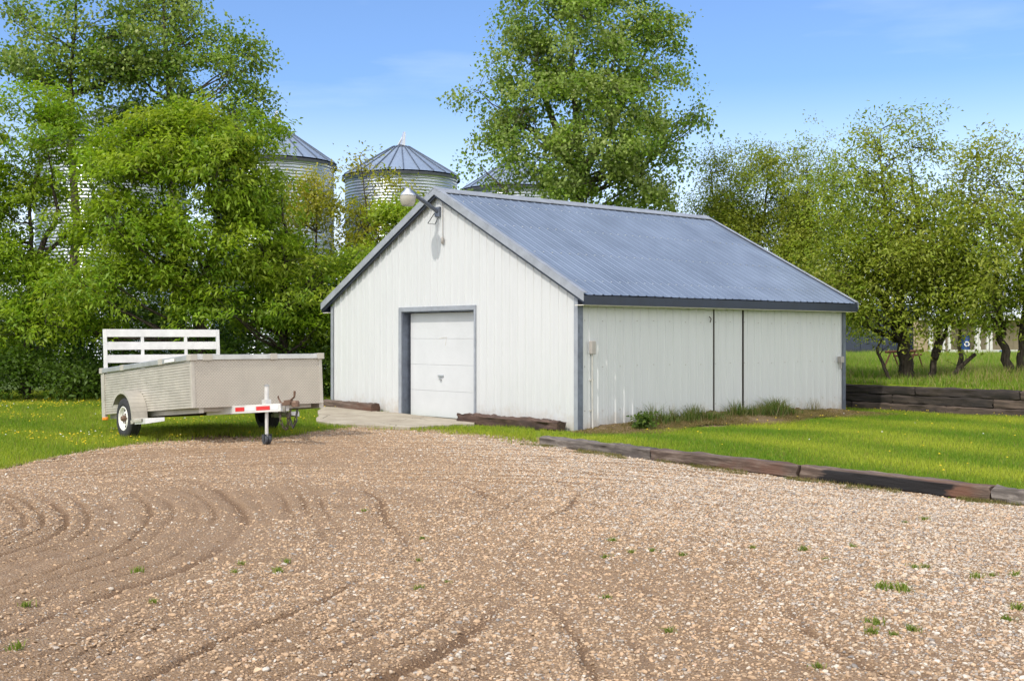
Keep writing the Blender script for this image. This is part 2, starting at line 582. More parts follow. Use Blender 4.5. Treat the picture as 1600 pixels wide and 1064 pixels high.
M['blue'] = plain('blue_plastic', (0.012, 0.06, 0.24), 0.35)
M['petal'] = mat_leaf('petal', 0.25)

# ------------------------------------------------------------------ barn frame
CX, CY, YAW = 1.179, 21.103, 0.711
S2 = np.array([math.cos(YAW), math.sin(YAW), 0.0])      # along the long side
T2 = np.array([-math.sin(YAW), math.cos(YAW), 0.0])     # along the gable
CN = np.array([CX, CY, 0.0])
Z3 = np.array([0, 0, 1.0])
BW, BL, ZR, ZE, OE, OG = 8.189, 8.317, 4.70, 2.43, 0.254, 0.12
def B(a, b, z):
    return CN + S2 * a + T2 * b + Z3 * z
def in_barn(x, y, m=0.0):
    a = (x - CX) * S2[0] + (y - CY) * S2[1]
    b = (x - CX) * T2[0] + (y - CY) * T2[1]
    return (a > -m) & (a < BL + m) & (b > -m) & (b < BW + m)

# ------------------------------------------------------------------ ground zones
EDGE = np.array([(-60, 6.0), (-14, 10.5), (-9, 12.6), (-6.7, 13.9), (-6.35, 16.6), (-5.9, 18.3), (-5.1, 18.9), (-3.9, 19.0), (-3.45, 20.3),
                 (-2.9, 21.3), (-1.8, 20.6), (-0.7, 19.4), (0.30, 18.25), (0.43, 18.12), (5.1, 11.65), (9.0, 6.25), (14.0, -0.7), (60, -60)])
TIE0, TIE1 = np.array([0.43, 18.2]), np.array([5.10, 11.73])
TD = (TIE1 - TIE0) / np.linalg.norm(TIE1 - TIE0)
TN = np.array([-TD[1], TD[0]])                            # towards the lawn
def edge_y(x):
    return np.interp(x, EDGE[:, 0], EDGE[:, 1])
def wob(x, y, s=1.0, ph=0.0):
    return (np.sin(x * 2.3 * s + 1.3 + ph + 0.9 * np.sin(y * 1.7 * s)) + np.sin(y * 2.9 * s + 0.4 + ph * 1.7 + 0.8 * np.sin(x * 2.1 * s + ph)) +
            0.6 * np.sin((x + y) * 5.3 * s + ph * 0.6)) / 2.6
def sstep(a, b, x):
    t = np.clip((x - a) / (b - a), 0, 1)
    return t * t * (3 - 2 * t)
def tie_side(x, y):
    """(distance along the timber edging, distance behind it)"""
    dx, dy = x - TIE0[0], y - TIE0[1]
    return dx * TD[0] + dy * TD[1], dx * TN[0] + dy * TN[1]
def height(x, y):
    h = 0.085 * sstep(20, 27, y) * sstep(0, -4, x)
    al, bk = tie_side(x, y)
    h = h + np.where(al > -0.3, 0.105 * sstep(0.0, 0.15, bk) * (1 - 0.75 * sstep(0.4, 5.0, bk)), 0) * sstep(-0.3, 0.6, al)
    h = h + 0.03 * wob(x * 0.25, y * 0.25) * sstep(2, 10, y)
    return h
def rake(x, y):
    """harrow lines swept round the yard: relief in metres"""
    w = 0.15 * wob(x * 0.5, y * 0.5, 1.0, 2.0)
    fine = 0.014 * wob(x, y, 3.0, 1.0)
    ra = np.hypot(x + 9, y - 9.5) + w + fine
    rb = np.hypot(x + 1.5, y - 10.5) + w + fine
    rc = np.hypot(x - 13, y - 8.5) + w + fine
    rd = np.hypot(x + 14, y - 2.0) + 1.6 * w + fine
    brk = np.clip(.85 + .6 * wob(x, y, .8, 7.0) + .25 * wob(x, y, 2.7, 2.0), .05, 1)
    def saw(r_, p):
        r_ = r_ + .045 * np.sin(r_ * 5.1) + .03 * np.sin(r_ * 11.7 + 1)
        k = np.floor(r_ / p)
        q = (r_ / p - k - .5) * p
        dep = .62 + .38 * np.sin(k * 12.9 + .6 * k * k)
        return brk * dep * (-np.exp(-(q / .032) ** 2) * 1.5 + .5 * np.exp(-((q - .07) / .045) ** 2)) + .10 * np.sin(6.28 * q / p)
    mb = sstep(12.0, 14.5, y + 0.15 * x)
    mc = sstep(-0.9, 0.4, x) * (1 - mb)
    ma = (1 - mb) * (1 - mc)
    amp = 0.6 + 0.4 * wob(x * 0.35, y * 0.35, 1, 5.0)
    k = ma * (saw(ra, 0.235) * (.039 + .011 * sstep(9.5, 7, y)) + .4 * saw(rb, .38) * .02) + mb * saw(rb, 0.36) * 0.026 + mc * (saw(rc, 0.29) * 0.022 + .5 * saw(rd, .4) * .02) * sstep(4.5, 0.5, x)
    return k * np.clip(amp + .35 * sstep(9, 6.5, y), 0.15, 1)

def grid_sheet(x0, x1, y0, y1, st, zf, keep):
    xs, ys = np.arange(x0, x1 + st / 2, st), np.arange(y0, y1 + st / 2, st)
    X, Y = np.meshgrid(xs, ys)
    V = np.stack([X, Y, zf(X, Y)], -1).reshape(-1, 3)
    nx, ny = len(xs), len(ys)
    i = np.arange((ny - 1) * (nx - 1))
    r_, c = i // (nx - 1), i % (nx - 1)
    a = r_ * nx + c
    F = np.stack([a, a + 1, a + nx + 1, a + nx], -1)
    cx, cy = xs[c] + st / 2, ys[r_] + st / 2
    F = F[keep(cx, cy)]
    used = np.unique(F)
    mp_ = np.zeros(len(V), int)
    mp_[used] = np.arange(len(used))
    return V[used], mp_[F]

def is_gravel(x, y):
    al, bk = tie_side(x, y)
    left = y < edge_y(x) + .38 + 0.18 * wob(x, y, 1.6) + 0.1 * wob(x, y, 5.1, 3)
    return np.where(al > -.15, bk < .1, left)

def gz(x, y):
    rough = 0.006 * wob(x, y, 6.0, 1.0) + 0.010 * wob(x, y, 2.2, 4.0)
    near = sstep(26, 20, y) * sstep(16, 12, np.abs(x))
    return height(x, y) + (rake(x, y) + rough) * near

v, f = grid_sheet(-13, 12, 1.0, 22.5, 0.035, gz, is_gravel)
rk = rake(v[:, 0], v[:, 1])
groove_tint = np.clip(-rk / .022, 0, 1) * .85 + .0  # stronger tint the deeper the groove
tag(obj('gravel_yard', v, f, M['gravel'], smooth=True, tint=np.repeat(groove_tint[:, None] * .8, 3, 1)), kind='structure')
v, f = grid_sheet(-13, 14, -2, 44, 0.2, lambda x, y: height(x, y) - 0.004, lambda x, y: ~is_gravel(x, y) & ~in_barn(x, y, -0.3))
ed = v[:, 1] - edge_y(v[:, 0]) + .5 * wob(v[:, 0], v[:, 1], 1.3) + .25 * wob(v[:, 0], v[:, 1], 3.7, 2)
bare = (1 - sstep(.5, 2.2, ed)) * (tie_side(v[:, 0], v[:, 1])[0] < .2)
tag(obj('lawn', v, f, M['turf_worn'], smooth=True, tint=np.repeat(bare[:, None], 3, 1)), kind='structure')
# one sheet to the horizon, just under the yard and lawns
ring = [-3000, -400, -60, -13.2, 14.2, 60, 400, 3000]
ringy = [-400, -60, -2.2, 12, 44.2, 90, 400, 4000]
V = [(a, b, -0.09) for b in ringy for a in ring]
F = [(j * 8 + i, j * 8 + i + 1, (j + 1) * 8 + i + 1, (j + 1) * 8 + i) for j in range(7) for i in range(7)]
tag(obj('ground', V, F, M['field']), kind='structure')
# outer gravel beyond the finely raked part (not in the picture, seen only from the side)
tag(obj('gravel_road', [(-40, -12, -0.03), (40, -12, -0.03), (40, 1.2, -0.03), (-40, 1.2, -0.03)], [(0, 1, 2, 3)], M['gravel']), kind='structure')

# terrace behind the timber retaining wall
WL0, WL1 = gd(1318, 637), gd(1600, 653)
WDv = (WL1 - WL0) / np.linalg.norm(WL1 - WL0)
WN_ = np.array([-WDv[1], WDv[0], 0])                      # behind the wall
if WN_[1] < 0:
    WN_ = -WN_
TZ = 0.56
WA = WL0 - WDv * 3.4
WB = WL1 + WDv * 7.0
def terr(x, y):
    return TZ + 0.04 * wob(x * 0.4, y * 0.4)
tv, tf = [], []
N1, N2 = 40, 60
for j in range(N2 + 1):
    d = 0.16 + (j / N2) ** 2.2 * 160
    for i in range(N1 + 1):
        p = WA + (WB - WA) * i / N1 + WN_ * d + WDv * (i / N1 - 0.75) * d * 1.6
        tv.append((p[0], p[1], TZ + (0.04 * float(wob(p[0] * 0.4, p[1] * 0.4)) if j else 0)))
for j in range(N2):
    for i in range(N1):
        a = j * (N1 + 1) + i
        tf.append((a, a + 1, a + N1 + 2, a + N1 + 1))
# bank down at its hidden end
for j in range(N2 + 1):
    p = np.array(tv[j * (N1 + 1)])
    tv.append((p[0] - 1.0, p[1] + 0.2, -0.1))
for j in range(N2):
    a, b_ = j * (N1 + 1), (j + 1) * (N1 + 1)
    e = (N2 + 1) * (N1 + 1)
    tf.append((a, b_, e + j + 1, e + j))
tag(obj('terrace_ground', tv, tf, M['turf'], smooth=True), kind='structure')

# concrete apron by the garage door
def apron():
    pts = [gd(497, 663), gd(530, 667), gd(575, 669), gd(640, 673), gd(690, 669.5), gd(738, 666), B(-0.02, 2.9, 0), B(-0.02, 5.6, 0), B(-0.2, 6.3, 0), B(-0.45, 8.0, 0)]
    out = []
    for i, p in enumerate(pts):
        q = pts[(i + 1) % len(pts)]
        for k in range(6):
            c = p + (q - p) * k / 6
            if i not in (6,):
                c = c + np.array([random.uniform(-.05, .05), random.uniform(-.05, .05), 0])
            out.append(c)
    n = len(out)
    zt = lambda c: float(height(c[0], c[1])) + 0.045
    V = [(c[0], c[1], zt(c)) for c in out] + [(c[0], c[1], -0.12) for c in out]
    m = np.mean(out, 0)
    V.append((m[0], m[1], zt(m)))
    F = [(i, (i + 1) % n, 2 * n) for i in range(n)] + [(i + n, (i + 1) % n + n, (i + 1) % n, i) for i in range(n)]
    return V, F, np.array(out)[:, :2]
V, F, APR = apron()
tag(obj('concrete_pavement', V, F, M['concrete']), kind='structure')
def inside(poly, x, y):
    c = np.zeros(np.shape(x), bool)
    n = len(poly)
    for i in range(n):
        x0, y0 = poly[i]
        x1, y1 = poly[(i + 1) % n]
        k = ((y0 > y) != (y1 > y)) & (x < (x1 - x0) * (y - y0) / (y1 - y0 + 1e-12) + x0)
        c ^= k
    return c

# ------------------------------------------------------------------ pebbles (one mass of stones)
def pebble_density(x, y):
    """0..1 how much of the ground is covered by loose stones"""
    d = 0.46 + 0.20 * wob(x * 0.6, y * 0.6, 1, 1) + .1 * wob(x, y, 2.3, 4) - .1 * sstep(0.5, -1.5, x)
    d = d + 0.55 * sstep(0.2, 3.2, x + 0.25 * (y - 8)) * sstep(0.0, 1.0, y - 4)
    d = d + 0.5 * sstep(1.6, 0.2, edge_y(x) - y) * sstep(-1.0, -4.0, x)
    d = d - 0.25 * np.exp(-((x + 3.0) ** 2 / 3.0 + (y - 11.5) ** 2 / 5.0))
    d = d + 0.2 * np.exp(-((x + 1.3) ** 2 / 1.2 + (y - 8.5) ** 2 / 4.0))
    d = d - 0.5 * np.exp(-((x + 4.4) ** 2 / 2.5 + (y - 17.6) ** 2 / 1.0))
    d = d - 0.3 * np.exp(-((x + 3.6) ** 2 / 1.2 + (y - 8.0) ** 2 / 2.5))
    d = d + 0.10 * sstep(9, 6, y)
    d = d * np.clip(1 + 18 * np.minimum(rake(x, y), 0), .1, 1)
    return np.clip(d, 0.06, 1)
def pebbles():
    n = 1500000
    y = rng.uniform(3.6, 22, n)
    x = rng.uniform(-1, 1, n) * (0.60 * y + 1.6)
    big = rng.random(n)
    ee = y - edge_y(x)
    spill = (ee > 0) & (ee < 1.3) & (x < .3) & (rng.random(n) < .45 * (1 - ee / 1.3)) & ~in_barn(x, y, .1)
    keep = (rng.random(n) < pebble_density(x, y) * (0.60 * y + 1.6) / 13.2) & (is_gravel(x, y) | spill) & ~inside(APR, x, y)
    x, y, big = x[keep], y[keep], big[keep]
    m = len(x)
    s = 0.0050 * np.exp(rng.normal(0, 0.36, m)) * (1 + 0.55 * (big > 0.84)) * (1 + 0.45 * (big > 0.988))
    s = np.clip(s, 0.0032, 0.016)
    sc = np.stack([s * rng.uniform(1.0, 1.7, m), s * rng.uniform(0.8, 1.2, m), s * rng.uniform(0.5, 0.85, m)], -1)
    rot = np.stack([rng.normal(0, 0.25, m), rng.normal(0, 0.25, m), rng.uniform(0, 6.28, m)], -1)
    z = gz(x, y) + s * rng.uniform(0.0, 0.4, m)
    pal = np.array([(0.53, 0.42, 0.30), (0.53, 0.47, 0.39), (0.46, 0.37, 0.28), (0.56, 0.52, 0.46), (0.36, 0.325, 0.29), (0.50, 0.34, 0.23), (0.22, 0.21, 0.205),
                    (0.60, 0.55, 0.48), (0.42, 0.37, 0.32), (0.53, 0.39, 0.26)])
    pr = np.array([.14, .16, .12, .10, .16, .06, .09, .05, .12, .04])
    col = pal[rng.choice(len(pal), m, p=pr / pr.sum())] * rng.uniform(0.8, 1.12, (m, 1))
    dusty = (rng.random(m) < .74 - .50 * sstep(.3, 3.5, x + .25 * (y - 8)))[:, None]       # stones caked with the yard's own earth
    col = np.where(dusty, np.array((.42, .29, .18)) * rng.uniform(.6, 1.3, (m, 1)), col)
    me = bpy.data.meshes.new('pebbles')
    me.vertices.add(m)
    me.vertices.foreach_set('co', np.stack([x, y, z], -1).astype(np.float32).ravel())
    for nm, dat in (('rot', rot), ('size', sc)):
        a = me.attributes.new(nm, 'FLOAT_VECTOR', 'POINT')
        a.data.foreach_set('vector', dat.astype(np.float32).ravel())
    a = me.attributes.new('tint', 'FLOAT_COLOR', 'POINT')
    a.data.foreach_set('color', np.concatenate([col, np.ones((m, 1))], 1).astype(np.float32).ravel())
    a = me.attributes.new('pick', 'INT', 'POINT')
    a.data.foreach_set('value', rng.integers(0, 4, m).astype(np.int32))
    o = bpy.data.objects.new('gravel_pebbles', me)
    C.objects.link(o)
    tag(o, 'loose pale tan and grey stones spread over the brown yard', 'gravel', kind='stuff')
    g = bpy.data.node_groups.new('scatter', 'GeometryNodeTree')
    g.interface.new_socket('Geometry', in_out='INPUT', socket_type='NodeSocketGeometry')
    g.interface.new_socket('Geometry', in_out='OUTPUT', socket_type='NodeSocketGeometry')
    N = g.nodes.new
    gi, go = N('NodeGroupInput'), N('NodeGroupOutput')
    join = N('GeometryNodeJoinGeometry')
    for k in range(4):
        ico = N('GeometryNodeMeshIcoSphere')
        ico.inputs['Radius'].default_value = 1.0
        ico.inputs['Subdivisions'].default_value = 2
        nz_ = N('ShaderNodeTexNoise')
        nz_.noise_dimensions = '4D'
        nz_.inputs['W'].default_value = k * 7.3
        nz_.inputs['Scale'].default_value = 0.9
        sub = N('ShaderNodeVectorMath')
        sub.operation = 'SUBTRACT'
        sub.inputs[1].default_value = (0.5, 0.5, 0.5)
        scl = N('ShaderNodeVectorMath')
        scl.operation = 'SCALE'
        scl.inputs['Scale'].default_value = 1.3
        setp = N('GeometryNodeSetPosition')
        sm = N('GeometryNodeSetMaterial')
        sm.inputs['Material'].default_value = M['pebble']
        g2i = N('GeometryNodeGeometryToInstance')
        g.links.new(nz_.outputs['Color'], sub.inputs[0])
        g.links.new(sub.outputs[0], scl.inputs[0])
        g.links.new(ico.outputs['Mesh'], setp.inputs['Geometry'])
        g.links.new(scl.outputs[0], setp.inputs['Offset'])
        g.links.new(setp.outputs[0], sm.inputs['Geometry'])
        g.links.new(sm.outputs[0], g2i.inputs[0])
        g.links.new(g2i.outputs[0], join.inputs[0])
    def named(nm, ty):
        a_ = N('GeometryNodeInputNamedAttribute')
        a_.data_type = ty
        a_.inputs['Name'].default_value = nm
        return [s_ for s_ in a_.outputs if s_.enabled and s_.name == 'Attribute'][0]
    iop = N('GeometryNodeInstanceOnPoints')
    iop.inputs['Pick Instance'].default_value = True
    e2r = N('FunctionNodeEulerToRotation')
    g.links.new(named('rot', 'FLOAT_VECTOR'), e2r.inputs[0])
    g.links.new(gi.outputs[0], iop.inputs['Points'])
    g.links.new(join.outputs[0], iop.inputs['Instance'])
    g.links.new(named('pick', 'INT'), iop.inputs['Instance Index'])
    g.links.new(e2r.outputs[0], iop.inputs['Rotation'])
    g.links.new(named('size', 'FLOAT_VECTOR'), iop.inputs['Scale'])
    g.links.new(iop.outputs[0], go.inputs[0])
    md = o.modifiers.new('scatter', 'NODES')
    md.node_group = g
    print('pebbles', m)
pebbles()

# ------------------------------------------------------------------ barn
def barn():
    root = thing('barn', 'white ribbed metal barn with a blue grey gable roof and small overhead door', 'barn', tuple(CN))
    slope = (ZR - ZE) / (BW / 2 + OE)
    def roof_z(b):
        return ZR - slope * abs(b - BW / 2)
    def ribbed(p0, ax, nrm, u0, u1, zb, zt, pitch, cuts=(), off=0.06):
        """sheet of vertical ribs; zb(u), zt(u) give its lower and upper edge"""
        us = [(u0, 0), (u1, 0)]
        k = math.floor(u0 / pitch)
        while k * pitch < u1 + pitch:
            c = k * pitch + off
            for du, h in ((-0.032, 0), (-0.014, .017), (.014, .017), (.032, 0), (pitch * .33 - .01, 0), (pitch * .33, .004), (pitch * .33 + .012, 0),
                          (pitch * .67 - .01, 0), (pitch * .67, .004), (pitch * .67 + .012, 0)):
                if u0 < c + du < u1:
                    us.append((c + du, h))
            k += 1
        us.sort()
        def hh(u):
            return float(np.interp(u, [q[0] for q in us], [q[1] for q in us]))
        extra = [(c, hh(c)) for c in cuts if u0 < c < u1]
        us = sorted(us + extra)
        m = MB()
        for (a, ha), (b_, hb) in zip(us, us[1:]):
            if b_ - a < 1e-6:
                continue
            mid = (a + b_) / 2
            za, zb_ = zb(mid, a), zb(mid, b_)
            q = [p0 + ax * a + nrm * ha + Z3 * za, p0 + ax * b_ + nrm * hb + Z3 * zb_, p0 + ax * b_ + nrm * hb + Z3 * zt(b_), p0 + ax * a + nrm * ha + Z3 * zt(a)]
            m.add(q, [(0, 1, 2, 3)])
        return m
    d0, d1, dz = 2.93, 5.40, 2.23
    under = 0.05
    fr = ribbed(B(0, 0, 0), T2, -S2, 0, BW, lambda m_, u: dz if d0 < m_ < d1 else -0.12, lambda u: roof_z(u) - under, 0.2286, (d0, d1, BW / 2))
    fr.build('gable_wall', M['siding'], root)
    sd = ribbed(B(0, 0, 0), S2, -T2, 0, BL, lambda m_, u: -0.15, lambda u: ZE - 0.02, 0.2286, ())
    sd_ = sd.build('side_wall', M['siding'], root)
    bk = ribbed(B(BL, 0, 0), T2, S2, 0, BW, lambda m_, u: -0.15, lambda u: roof_z(u) - under, 0.2286, (BW / 2,))
    bk.build('gable_wall', M['siding'], root)
    sd = ribbed(B(0, BW, 0), S2, T2, 0, BL, lambda m_, u: -0.15, lambda u: ZE - 0.02, 0.2286, ())
    sd.build('side_wall', M['siding'], root)
    sw = MB()
    for z in (.35, 1.15, 1.98):
        for k in range(18):
            a = .17 + k * .4572
            if a < BL - .1:
                sw.box(B(a - .008, -.008, z + .01 * math.sin(k * 5.1)), S2 * .016, T2 * .012, Z3 * .016)
    sw.build('screw', M['greybox'], sd_)
    # the two sheets of roofing, ribs running down the slope
    roof = MB()
    for sgn in (-1, 1):
        be = -OE if sgn < 0 else BW + OE
        us, k = [], 0
        u0, u1 = -OG, BL + OG
        prof = [(u0, 0), (u1, 0)]
        while u0 + k * 0.2286 < u1:
            c = u0 + 0.05 + k * 0.2286
            for du, h in ((-.03, 0), (-.012, .015), (.012, .015), (.03, 0), (.11, 0), (.117, .005), (.124, 0)):
                if u0 < c + du < u1:
                    prof.append((c + du, h))
            k += 1
        prof.sort()
        n0 = len(roof.v)
        nseg = 6
        for (u, h) in prof:
            for j in range(nseg + 1):
                t = j / nseg
                b_ = BW / 2 + (be - BW / 2) * t
                sag = -0.012 * math.sin(math.pi * t) + 0.006 * math.sin(u * 2.1 + t * 5)
                roof.v.append(tuple(B(u, b_, roof_z(b_) + 0.012 + h + sag * 0.6)))
        for i in range(len(prof) - 1):
            for j in range(nseg):
                a = n0 + i * (nseg + 1) + j
                q = (a, a + nseg + 1, a + nseg + 2, a + 1)
                roof.f.append(q[::-1] if sgn < 0 else q)
    ro = roof.build('roof', M['roof'], root)
    # screws in rows across the roof
    sc = MB()
    for row in (0.12, 0.36, 0.62, 0.88):
        b_ = BW / 2 + (-OE - BW / 2) * row
        for k in range(36):
            u = -OG + 0.10 + k * 0.2286
            if u < BL + OG - .02:
                sc.box(B(u - .011, b_ - .011, roof_z(b_) + .01), S2 * .022, T2 * .022, Z3 * .016)
    sc.build('screw', M['galv'], ro)
    rc = MB()
    for sgn in (-1, 1):
        p = B(-OG - .03, BW / 2, ZR + .042)
        dn = T2 * sgn * .2 - Z3 * (.2 * slope)
        rc.box(p, S2 * (BL + 2 * OG + .06), dn, np.array([0, 0, .014]))
    rc.build('ridge_cap', M['rake'], ro)
    for aa, sg in ((-OG - .022, 1), (BL + OG + .002, 1)):
        for be in (-OE - .03, BW + OE + .03):
            m = MB()
            p = B(aa, BW / 2, ZR + .055)
            q = B(aa, be, roof_z(be) + .055)
            m.box(p, q - p, S2 * .02, Z3 * -.145)
            # the lip folded over the sheet
            m.box(p + Z3 * .002, q - p, S2 * (.1 if aa < 0 else -.1), Z3 * .012)
            m.build('rake_trim', M['rake'], root)
            m = MB()
            p = B(aa + .03 if aa < 0 else aa - .06, BW / 2, ZR - .04)
            q = B(aa + .03 if aa < 0 else aa - .06, be, roof_z(be) - .04)
            m.box(p, q - p, S2 * .05, Z3 * -.1)
            m.build('rake_board', M['fascia'], root)
    for b_, sg in ((-OE, -1), (BW + OE, 1)):
        MB().box(B(-OG, b_, ZE - .165), S2 * (BL + 2 * OG), T2 * sg * .02, Z3 * .16).build('fascia', M['fascia'], root)
        MB().box(B(-OG + .02, b_ - sg * .002, ZE - .18), S2 * (BL + 2 * OG - .04), T2 * (-sg) * (OE - .024), Z3 * .014).build('soffit', M['soffit'], root)
    # corner posts: two leaves each, one in the sunlit colour, one in the shaded
    for (a, b_, sa, sb) in ((0, 0, -1, -1), (0, BW, -1, 1), (BL, 0, 1, -1), (BL, BW, 1, 1)):
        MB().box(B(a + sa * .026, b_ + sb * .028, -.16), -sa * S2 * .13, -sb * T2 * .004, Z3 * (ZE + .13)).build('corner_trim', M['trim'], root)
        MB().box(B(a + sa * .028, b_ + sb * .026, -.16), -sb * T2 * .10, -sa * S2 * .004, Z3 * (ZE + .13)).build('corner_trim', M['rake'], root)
    # overhead door set back in its casing
    rec = 0.16
    dr = MB()
    nb = 4
    dh = (dz - 0.06) / nb
    for k in range(nb):
        z0 = 0.03 + k * dh
        dr.box(B(rec, d0 + .05, z0 + .0015), T2 * (d1 - d0 - .13), S2 * .04, Z3 * (dh - .003))
        dr.box(B(rec + .012, d0 + .05, z0 - .004), T2 * (d1 - d0 - .13), S2 * .02, Z3 * .009)
    do = dr.build('overhead_door', M['door'], root, bevel=.004)
    sl_ = MB().box(B(rec + .004, d0 + .05, -.03), T2 * (d1 - d0 - .13), S2 * .03, Z3 * .058)
    sl_.build('bottom_seal', M['seam'], do)
    h = MB()
    hb = (d0 + d1) / 2 + .08
    h.box(B(rec - .02, hb - .09, 0.86), T2 * .18, S2 * .018, Z3 * .045)
    h.box(B(rec - .045, hb - .03, 0.80), T2 * .06, S2 * .022, Z3 * .05)
    h.build('door_handle', M['galv'], do, bevel=.006)
    dent = MB()
    for (p, q) in (((.05, 1.66), (.30, 1.69)), ((.30, 1.69), (.27, 1.52))):
        dent.tube([B(rec - .002, hb - p[0] + .12, p[1]), B(rec - .002, hb - q[0] + .12, q[1])], .005, 5)
    dent.build('dent_crease', M['soffit'], do)
    cs = MB()
    fw = .095
    cs.box(B(-.036, d1, -.1), T2 * fw, S2 * .035, Z3 * (dz + .1 + fw))
    cs.box(B(-.036, d0 - fw * .55, -.1), T2 * fw * .55, S2 * .035, Z3 * (dz + .1 + fw))
    cs.box(B(-.034, d0, dz), T2 * (d1 - d0), S2 * .033, Z3 * fw)
    cs.build('door_casing', M['rake'], root, bevel=.004)
    cs = MB()
    cs.box(B(-.001, d1 - .022, -.1), T2 * .02, S2 * .3, Z3 * (dz + .1))
    cs.box(B(-.001, d0 + .002, -.1), T2 * .02, S2 * .3, Z3 * (dz + .1))
    cs.box(B(-.001, d0 + .024, dz - .018), T2 * (d1 - d0 - .048), S2 * .3, Z3 * .016)
    cs.build('door_reveal', M['trim'], root)  # casing painted as sunlit, reveal as shaded
    # narrow service door on the long side between two dark joints
    for a in (3.747, 4.68):
        MB().box(B(a - .018, -.027, -.1), S2 * .036, T2 * .024, Z3 * (ZE - .09)).build('wall_joint', M['seam'], root)
    hk = MB().tube([B(3.60, -.03, 2.10), B(3.62, -.06, 2.05), B(3.60, -.05, 1.98)], .011, 6)
    hk.build('hook', M['chain'], root)
    # meter box with conduit, outlet at the far end
    bx = MB().box(B(.255, -.10, 1.38), S2 * .11, T2 * .074, Z3 * .24).build('junction_box', M['greybox'], root, bevel=.012)
    cd = MB().tube([B(.31, -.055, 1.39), B(.31, -.055, .6), B(.315, -.06, .05), B(.315, -.08, -.1)], .014, 8)
    for z in (.9, .35):
        cd.box(B(.27, -.05, z), S2 * .08, T2 * .03, Z3 * .03)
    cd.build('conduit', M['pipe'], bx)
    ot = MB().box(B(8.02, -.12, 1.12), S2 * .13, T2 * .095, Z3 * .14)
    ot.box(B(8.05, -.10, .98), S2 * .04, T2 * .04, Z3 * .145)
    ot.build('outlet_box', M['greybox'], root, bevel=.01)
    # yard light at the peak: bracket arm, cap, glass
    pb, pe = B(-.02, BW / 2 + .02, 4.26), B(-.78, BW / 2 + .02, 4.66)
    ar = MB()
    ar.tube([pb, pb + (pe - pb) * .5, pe], .042, 10)
    ar.box(B(-.05, BW / 2 - .06, 4.16), T2 * .16, S2 * .06, Z3 * .2)
    arm = ar.build('yard_light', M['trim'], root)
    head = pe + np.array([0, 0, -.02])
    cp = MB().lathe(head + Z3 * -.02, (0, 0, 1), [(0.001, .075), (.06, .07), (.075, .03), (.13, -.02), (.172, -.085), (.168, -.09), (.06, -.06)], 24)
    cp.build('lamp_cap', M['galv'], arm, smooth=True)
    gl = MB().lathe(head + Z3 * -.02, (0, 0, 1), [(.16, -.088), (.165, -.1), (.155, -.2), (.125, -.275), (.115, -.29), (.001, -.292)], 24)
    gl.build('lamp_glass', M['lamp_glass'], arm, smooth=True)
    wr = MB()
    wr.tube([B(-.04, BW / 2 + .1, 4.25), B(-.2, BW / 2 + .13, 4.02), B(-.1, BW / 2 + .02, 4.0), B(-.05, BW / 2 - .04, 4.15)], .009, 6)
    wr.build('service_cable', M['black'], arm)
    w2 = MB().tube([B(-.045, BW / 2 - .16, 4.45), B(-.035, BW / 2 - .16, 3.72)], .007, 6)
    w2.build('drop_cable', M['greybox'], root)
    w3 = MB().lathe(B(-.04, BW / 2 - .16, 3.58), (0, 0, 1), [(.001, 0), (.03, .02), (.034, .12), (.012, .16)], 10)
    w3.build('cable_connector', M['greybox'], root, smooth=True)
barn()

# ------------------------------------------------------------------ railway timbers
def timber_mesh(length, w, h, seed, wear=.012):
    """weathered beam lying along X, its origin at the middle of its foot"""
    r_ = np.random.default_rng(seed)
    nx = max(10, int(length / .08))
    sec = []
    c = .022
    for (y, z) in ((-w / 2, c), (-w / 2, h * .35), (-w / 2, h * .7), (-w / 2, h - c), (-w / 2 + c, h), (-w * .15, h), (w * .15, h), (w / 2 - c, h), (w / 2, h - c), (w / 2, h * .5), (w / 2, c), (w / 2 - c, 0), (-w / 2 + c, 0)):
        sec.append((y, z))
    ns = len(sec)
    V = []
    bow = r_.normal(0, .008)
    nz_ = r_.normal(0, wear, (nx + 1, ns))
    nz_ = (nz_ + np.roll(nz_, 1, 0) + np.roll(nz_, 2, 0)) / 2
    for i in range(nx + 1):
        x = -length / 2 + length * i / nx
        e = 0.012 if i in (0, nx) else 0
        for k, (y, z) in enumerate(sec):
            cy, cz = 0, h / 2
            s_ = 1 - e * 4
            yy = cy + (y - cy) * s_ + bow * math.sin(math.pi * i / nx) + nz_[i, k] * (1 if abs(y) > w * .4 else .2)
            zz = cz + (z - cz) * s_ + nz_[i, (k + 3) % ns] * (1 if z > h * .9 else .2)
            V.append((x + (r_.normal(0, .01) if i in (0, nx) else 0), yy, zz))
    F = []
    for i in range(nx):
        for k in range(ns):
            k2 = (k + 1) % ns
            F.append((i * ns + k, i * ns + k2, (i + 1) * ns + k2, (i + 1) * ns + k))
    F.append(tuple(reversed(range(ns))))
    F.append(tuple(nx * ns + k for k in range(ns)))
    F = [f_[::-1] for f_ in F]
    return V, F
